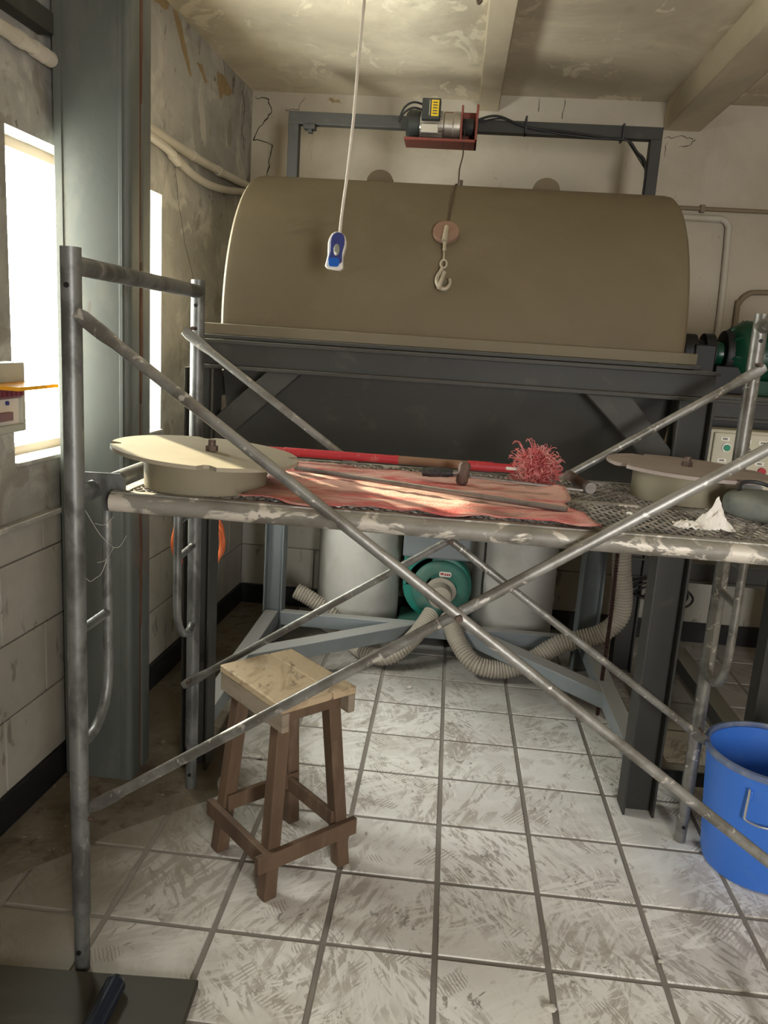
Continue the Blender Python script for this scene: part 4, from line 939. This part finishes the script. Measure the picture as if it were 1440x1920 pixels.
for k in range(1100):
    a = rnd.uniform(0, 2*math.pi); b_ = rnd.uniform(-.9, 1); s = math.sqrt(max(0, 1-b_*b_))
    d = Vector((s*math.cos(a), s*math.sin(a)*.8, b_))
    p0 = Vector((.256, 2.285, 1.257))+Vector((d.x*.03, d.y*.03, d.z*.03)); ln = rnd.uniform(.008, .026)
    tw = Vector((rnd.uniform(-1, 1), rnd.uniform(-1, 1), rnd.uniform(-1, 1)))*.022
    if rnd.random() < .10 and d.z > .2: ln *= 2.2
    p1 = p0+d*ln*.6+tw*.6; p2 = p0+d*ln+tw+Vector((rnd.uniform(-1, 1), rnd.uniform(-1, 1), rnd.uniform(-.6, .6)))*.010
    p3 = p2+Vector((rnd.uniform(-1, 1), rnd.uniform(-1, 1), rnd.uniform(-1, .6)))*.014
    pp = smoothpath([p0, p1, p2, p3], 3); pp = [Vector((q.x, q.y, max(q.z, ZP+.006))) for q in pp]
    m.tube(pp, .0011, 4, caps=False)
m.build('strands', 'bristle', mp_, kind='stuff')

# hammer
hm = thing('hammer', 'small hammer with black grip and rusty brown head on the red sheet', 'hammer', (0, 2.20, ZP))
MB().tube(smoothpath([(-.062, 2.128, 1.247), (-.05, 2.127, 1.248), (-.02, 2.125, 1.250), (.008, 2.122, 1.251), (.021, 2.121, 1.252)], 4), [.0075]+[.0115]*4+[.013]*4+[.012]*4+[.010]*4, 14).build('grip', 'black_rubber', hm)
MB().tube([(.019, 2.121, 1.252), (.05, 2.12, 1.253)], .006, 10).build('shaft', 'rod', hm)
MB().tube([(.044, 2.115, 1.223), (.0455, 2.116, 1.231), (.048, 2.12, 1.252), (.051, 2.124, 1.273), (.053, 2.125, 1.283)], [.0115, .0165, .0155, .0165, .011], 8, ref=(0, 1, 0)).build('head', 'brown_iron', hm, bevel=.002)
o = MB().tube([(-.40, 2.09, 1.2375), (.281, 1.805, 1.237)], .0068, 14).build('steel_rod', 'rod')
tag(o, 'long bare steel rod lying diagonally across the red sheet', 'rod')
o = MB().obox((.07, 2.17, 1.2385), (.372, 2.155, 1.2275), .016, .006).build('flat_bar', 'rod', bevel=.001)
tag(o, 'flat steel bar lying between the hammer head and the brush strands', 'bar')
o = thing('steel_clamp', 'short dark steel tube lying beside the brush strands', 'clamp', (.38, 2.24, ZP))
MB().tube([(.395, 2.195, 1.229), (.365, 2.385, 1.231)], [.0135, .0155], 14).build('tube', 'brown_iron', o)
MB().tube([(.397, 2.183, 1.229), (.395, 2.197, 1.229)], .0155, 14).build('collar', 'rod', o)

# tissue, bag, paper strip
m = MB(); rnd = random.Random(11); n1, n2 = 20, 14; vs = []
def tissue(cx, cy, sx, sy, hgt, seed, name, label):
    vs = []
    for j in range(n2+1):
        for i in range(n1+1):
            u, v = i/n1*2-1, j/n2*2-1; r = math.hypot(u, v)
            k = 1+.35*noise.noise(Vector((math.atan2(v, u)*1.3, seed, 2)))
            z = ZP+.004+hgt*max(0, 1-r*.95)**1.2*(1+.8*noise.noise(Vector((u*2.6, v*2.6, seed))))+.012*abs(noise.noise(Vector((u*4, v*4, seed+5))))
            vs.append((cx+u*sx*k*(1-.25*max(0, r-.8)), cy+v*sy*k, max(z, ZP+.003)))
    o = MB().add(vs, [(j*(n1+1)+i, j*(n1+1)+i+1, (j+1)*(n1+1)+i+1, (j+1)*(n1+1)+i) for j in range(n2) for i in range(n1)]).build(name, 'tissue', angle=25)
    s = o.modifiers.new('solid', 'SOLIDIFY'); s.thickness = .0012; s.offset = 1
    return tag(o, label, 'tissue')
tissue(.617, 1.835, .040, .038, .060, 3.1, 'tissue', 'crumpled white tissue standing up on the mesh beside the grey-green bag')
tissue(.560, 1.822, .034, .030, .012, 7.7, 'tissue_scrap', 'flat torn scrap of white tissue lying left of the crumpled one')
o = MB().tube(smoothpath([(.445, 1.935, ZP+.003), (.45, 1.925, ZP+.006), (.455, 1.90, ZP+.004), (.465, 1.885, ZP+.003)], 4), .0035, 6, rads2=None).build('paper_strip', 'tissue')
tag(o, 'thin white paper strip on the mesh deck near the red sheet corner', 'paper')
bg = thing('tool_bag', 'grey-green lumpy bag with a dark strap at the right edge of the platform', 'bag', (.80, 1.985, ZP))
m = MB(); vs = []; NU, NV = 28, 16
for i in range(NV+1):
    t = math.pi*i/NV
    for j in range(NU):
        a = 2*math.pi*j/NU
        def se(c, e): return math.copysign(abs(c)**e, c)
        x = .088*se(math.sin(t), .7)*se(math.cos(a), .6); y = .070*se(math.sin(t), .7)*se(math.sin(a), .6); z = .036*se(math.cos(t), .65)
        q = 1+.09*noise.noise(Vector((x*16, y*16, z*24)))
        vs.append((.778+x*q, 1.985+y*q, ZP+.0385+z*q))
m.add(vs, [(i*NU+j, (i+1)*NU+j, (i+1)*NU+(j+1) % NU, i*NU+(j+1) % NU) for i in range(NV) for j in range(NU)]).build('body', 'bag', bg, angle=60)
MB().tube(smoothpath([(.72, 2.0, ZP+.068), (.735, 2.03, ZP+.085), (.77, 2.04, ZP+.088), (.80, 2.03, ZP+.082), (.82, 2.0, ZP+.073)], 5), .005, 8, rads2=None).build('strap', 'black_rubber', bg)

# ------------------------------------------------------------------ stool
SC = Vector((-.418, 2.187, 0)); U = Vector((.709, -.705, 0)); V = Vector((.705, .709, 0))
st = thing('wooden_stool', 'worn wooden stool with four splayed legs standing under the scaffold', 'stool', (SC.x, SC.y, 0))
def sp(u, v, z): return tuple(SC+U*u+V*v+Vector((0, 0, z)))
def obx(mb, u0, u1, v0, v1, z0, z1):
    return mb.add([sp(u0,v0,z0), sp(u1,v0,z0), sp(u1,v1,z0), sp(u0,v1,z0), sp(u0,v0,z1), sp(u1,v0,z1), sp(u1,v1,z1), sp(u0,v1,z1)],
                  [(0,3,2,1),(4,5,6,7),(0,1,5,4),(1,2,6,5),(2,3,7,6),(3,0,4,7)])
obx(MB(), -.17, .17, -.128, .045, .578, .602).build('seat_plank', 'stool_top', st, bevel=.004)
obx(MB(), -.168, .172, .0465, .128, .578, .6015).build('seat_plank', 'stool_top', st, bevel=.004)
obx(MB(), -.168, .172, -.126, -.102, .522, .578).build('apron', 'stool_side', st, bevel=.003)
obx(MB(), -.168, .172, .102, .126, .522, .578).build('apron', 'stool_side', st, bevel=.003)
obx(MB(), -.135, -.113, -.102, .102, .530, .578).build('apron', 'stool', st, bevel=.003)
obx(MB(), .113, .135, -.102, .102, .530, .578).build('apron', 'stool', st, bevel=.003)
foot = {}
for su in (-1, 1):
    for sv in (-1, 1):
        tu, tv, bu, bv = su*.105, sv*.083, su*.137, sv*.133
        h = .021; m = MB(); vs = []
        for u, v, z in ((bu, bv, 0), (tu, tv, .578)):
            vs += [sp(u-h, v-h, z), sp(u+h, v-h, z), sp(u+h, v+h, z), sp(u-h, v+h, z)]
        m.add(vs, [(0,3,2,1),(4,5,6,7),(0,1,5,4),(1,2,6,5),(2,3,7,6),(3,0,4,7)]).build('leg', 'stool', st, bevel=.003)
def legc(su, sv, z):
    t = z/.578; return su*(.137+(.105-.137)*t), sv*(.133+(.083-.133)*t)
for sv in (-1, 1):
    z0, z1 = (.108, .160) if sv < 0 else (.125, .172)
    _, v = legc(1, sv, .135); off = .019+.010
    if sv < 0: obx(MB(), -.175, .168, v-off-.010, v-off+.010, z0, z1).build('stretcher', 'stool', st, bevel=.002)
    else: obx(MB(), -.14, .14, v-off-.006, v-off+.010, z0+.02, z1+.02).build('stretcher', 'stool', st, bevel=.002)
for su in (-1, 1):
    u, _ = legc(su, 1, .135); off = .029
    if su > 0: obx(MB(), u+off-.010, u+off+.010, -.185, .165, .106, .158).build('stretcher', 'stool', st, bevel=.002)
    else: obx(MB(), u+off-.012, u+off+.006, -.13, .13, .15, .20).build('stretcher', 'stool', st, bevel=.002)

# ------------------------------------------------------------------ bucket
bc = thing('bucket', 'large blue plastic bucket with wire handle at the right edge', 'bucket', (1.105, 2.415, 0))
bx, by = 1.105, 2.415
MB().lathe([(0, .004), (.150, .004), (.165, .008), (.172, .03), (.186, .20), (.200, .385), (.193, .385), (.180, .20), (.166, .03), (.15, .014), (0, .014)], (bx, by, 0), 'Z', 64).build('body', 'blue', bc)
MB().lathe([(.196, .385), (.207, .383), (.210, .392), (.207, .401), (.196, .403), (.191, .396), (.192, .388), (.196, .385)], (bx, by, 0), 'Z', 64).build('rim', 'blue_rim', bc)
a0 = math.atan2(2.2-by, 1.0-bx)
def bp(da, z, off):
    rr = .172+(z-.03)*(.200-.172)/.355+off; a = a0+da; return (bx+rr*math.cos(a), by+rr*math.sin(a), z)
w = .205
for s in (-1, 1): MB().obox(bp(s*w, .345, .004), bp(s*w, .316, .004), .016, .010, (bp(0, .3, 1)[0]-bx, bp(0, .3, 1)[1]-by, 0)).build('bracket', 'blue', bc, bevel=.002)
MB().tube(smoothpath([bp(-w, .352, .012), bp(-w, .33, .013), bp(-w*1.03, .268, .018), bp(-w*.93, .252, .020), bp(0, .247, .022), bp(w*.93, .252, .020), bp(w*1.03, .268, .018), bp(w, .33, .013), bp(w, .352, .012)], 4), .0036, 8).build('handle', 'wire', bc)

# ------------------------------------------------------------------ board, tube and crumbs in front
o = MB().prism([(-1.22, .9), (-.494, .9), (-.497, 1.50), (-.503, 1.648), (-.75, 1.632), (-1.0, 1.618), (-1.22, 1.61)], 'Z', .001, .022).build('floor_board', 'board', bevel=.003)
tag(o, 'dark flat board on the floor in the lower left corner', 'board')
o = thing('black_tube', 'glossy dark tube lying on the board in the lower left corner', 'tube', (-.68, 1.4, .022))
MB().tube([(-.684, 1.575, .0475), (-.676, .95, .0475)], .025, 24).build('pipe', 'gloss_black', o)
MB().tube([(-.6842, 1.588, .0475), (-.684, 1.574, .0475)], [.019, .0255], 24).build('end_cap', 'gloss_black', o)
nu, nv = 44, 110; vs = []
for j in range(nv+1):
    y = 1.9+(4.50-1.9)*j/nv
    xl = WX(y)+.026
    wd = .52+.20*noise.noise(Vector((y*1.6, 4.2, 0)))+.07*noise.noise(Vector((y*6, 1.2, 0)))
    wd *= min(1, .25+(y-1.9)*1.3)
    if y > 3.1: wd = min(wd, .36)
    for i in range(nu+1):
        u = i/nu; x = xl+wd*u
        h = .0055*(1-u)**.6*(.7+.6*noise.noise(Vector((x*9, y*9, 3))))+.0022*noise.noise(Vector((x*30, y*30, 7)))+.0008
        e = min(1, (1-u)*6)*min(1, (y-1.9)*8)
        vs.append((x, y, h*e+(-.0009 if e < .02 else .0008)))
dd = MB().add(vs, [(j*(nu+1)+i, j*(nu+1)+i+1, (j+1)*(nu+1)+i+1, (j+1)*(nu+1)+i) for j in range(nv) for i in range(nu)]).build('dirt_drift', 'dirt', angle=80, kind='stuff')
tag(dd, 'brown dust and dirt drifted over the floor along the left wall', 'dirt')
rnd = random.Random(5)
for x, y, s, lab in ((.655, 2.747, .008, 'pale plaster crumb on a grout line right of the floor centre'), (.361, 1.71, .013, 'largest pale plaster crumb at the bottom edge of the floor'),
                (-.085, 3.515, .009, 'plaster crumb on the tiles below the teal blower'), (.683, 1.919, .007, 'tiny plaster crumb on the floor in front of the blue bucket'),
                (-.62, 2.75, .010, 'plaster crumb in the dirt just behind the stool'), (-.70, 3.05, .011, 'plaster crumb in the dirt beside the left floor rail')):
    m = MB().ball((x, y, s*.55), s, 7, 5, (1.3, 1, .55)); m.v = [(a+rnd.uniform(-.2, .2)*s, b+rnd.uniform(-.2, .2)*s, max(.0002, c)) for a, b, c in m.v]
    tag(m.build('plaster_crumb', 'crumb', smooth=False), lab, 'crumb', 'plaster crumbs on the floor')
m = MB(); rnd = random.Random(9)
for a, b in (((-.80, 1.70, 1.17), (-.79, 1.83, 1.05)), ((-.79, 1.83, 1.05), (-.77, 1.86, 1.075)), ((-.79, 1.83, 1.05), (-.80, 1.76, 1.03)), ((-.795, 1.74, 1.13), (-.785, 1.82, 1.13)), ((-.80, 1.69, 1.02), (-.80, 1.75, .995)), ((-.80, 1.75, .995), (-.79, 1.79, 1.03))):
    a = Vector(a); b = Vector(b); m.tube(smoothpath([a, a.lerp(b, .5)+Vector((0, 0, -.012)), b], 4), .0007, 4)
tag(m.build('cobweb', 'web'), 'wispy cobweb threads hanging off the near left scaffold post', 'cobweb')
tag(MB().tube(smoothpath([(-.02, 3.19, HC-.032), (-.02, 3.19, 2.80), (-.015, 3.185, 2.785), (-.005, 3.18, 2.795)], 4), .006, 8).build('ceiling_hook', 'bolt'), 'small dark iron hook in the ceiling beside the beam', 'hook')

for o in bpy.data.objects:
    if '_o' in o: del o['_o']
for m_ in bpy.data.materials:
    if 'n_cur' in m_: del m_['n_cur']
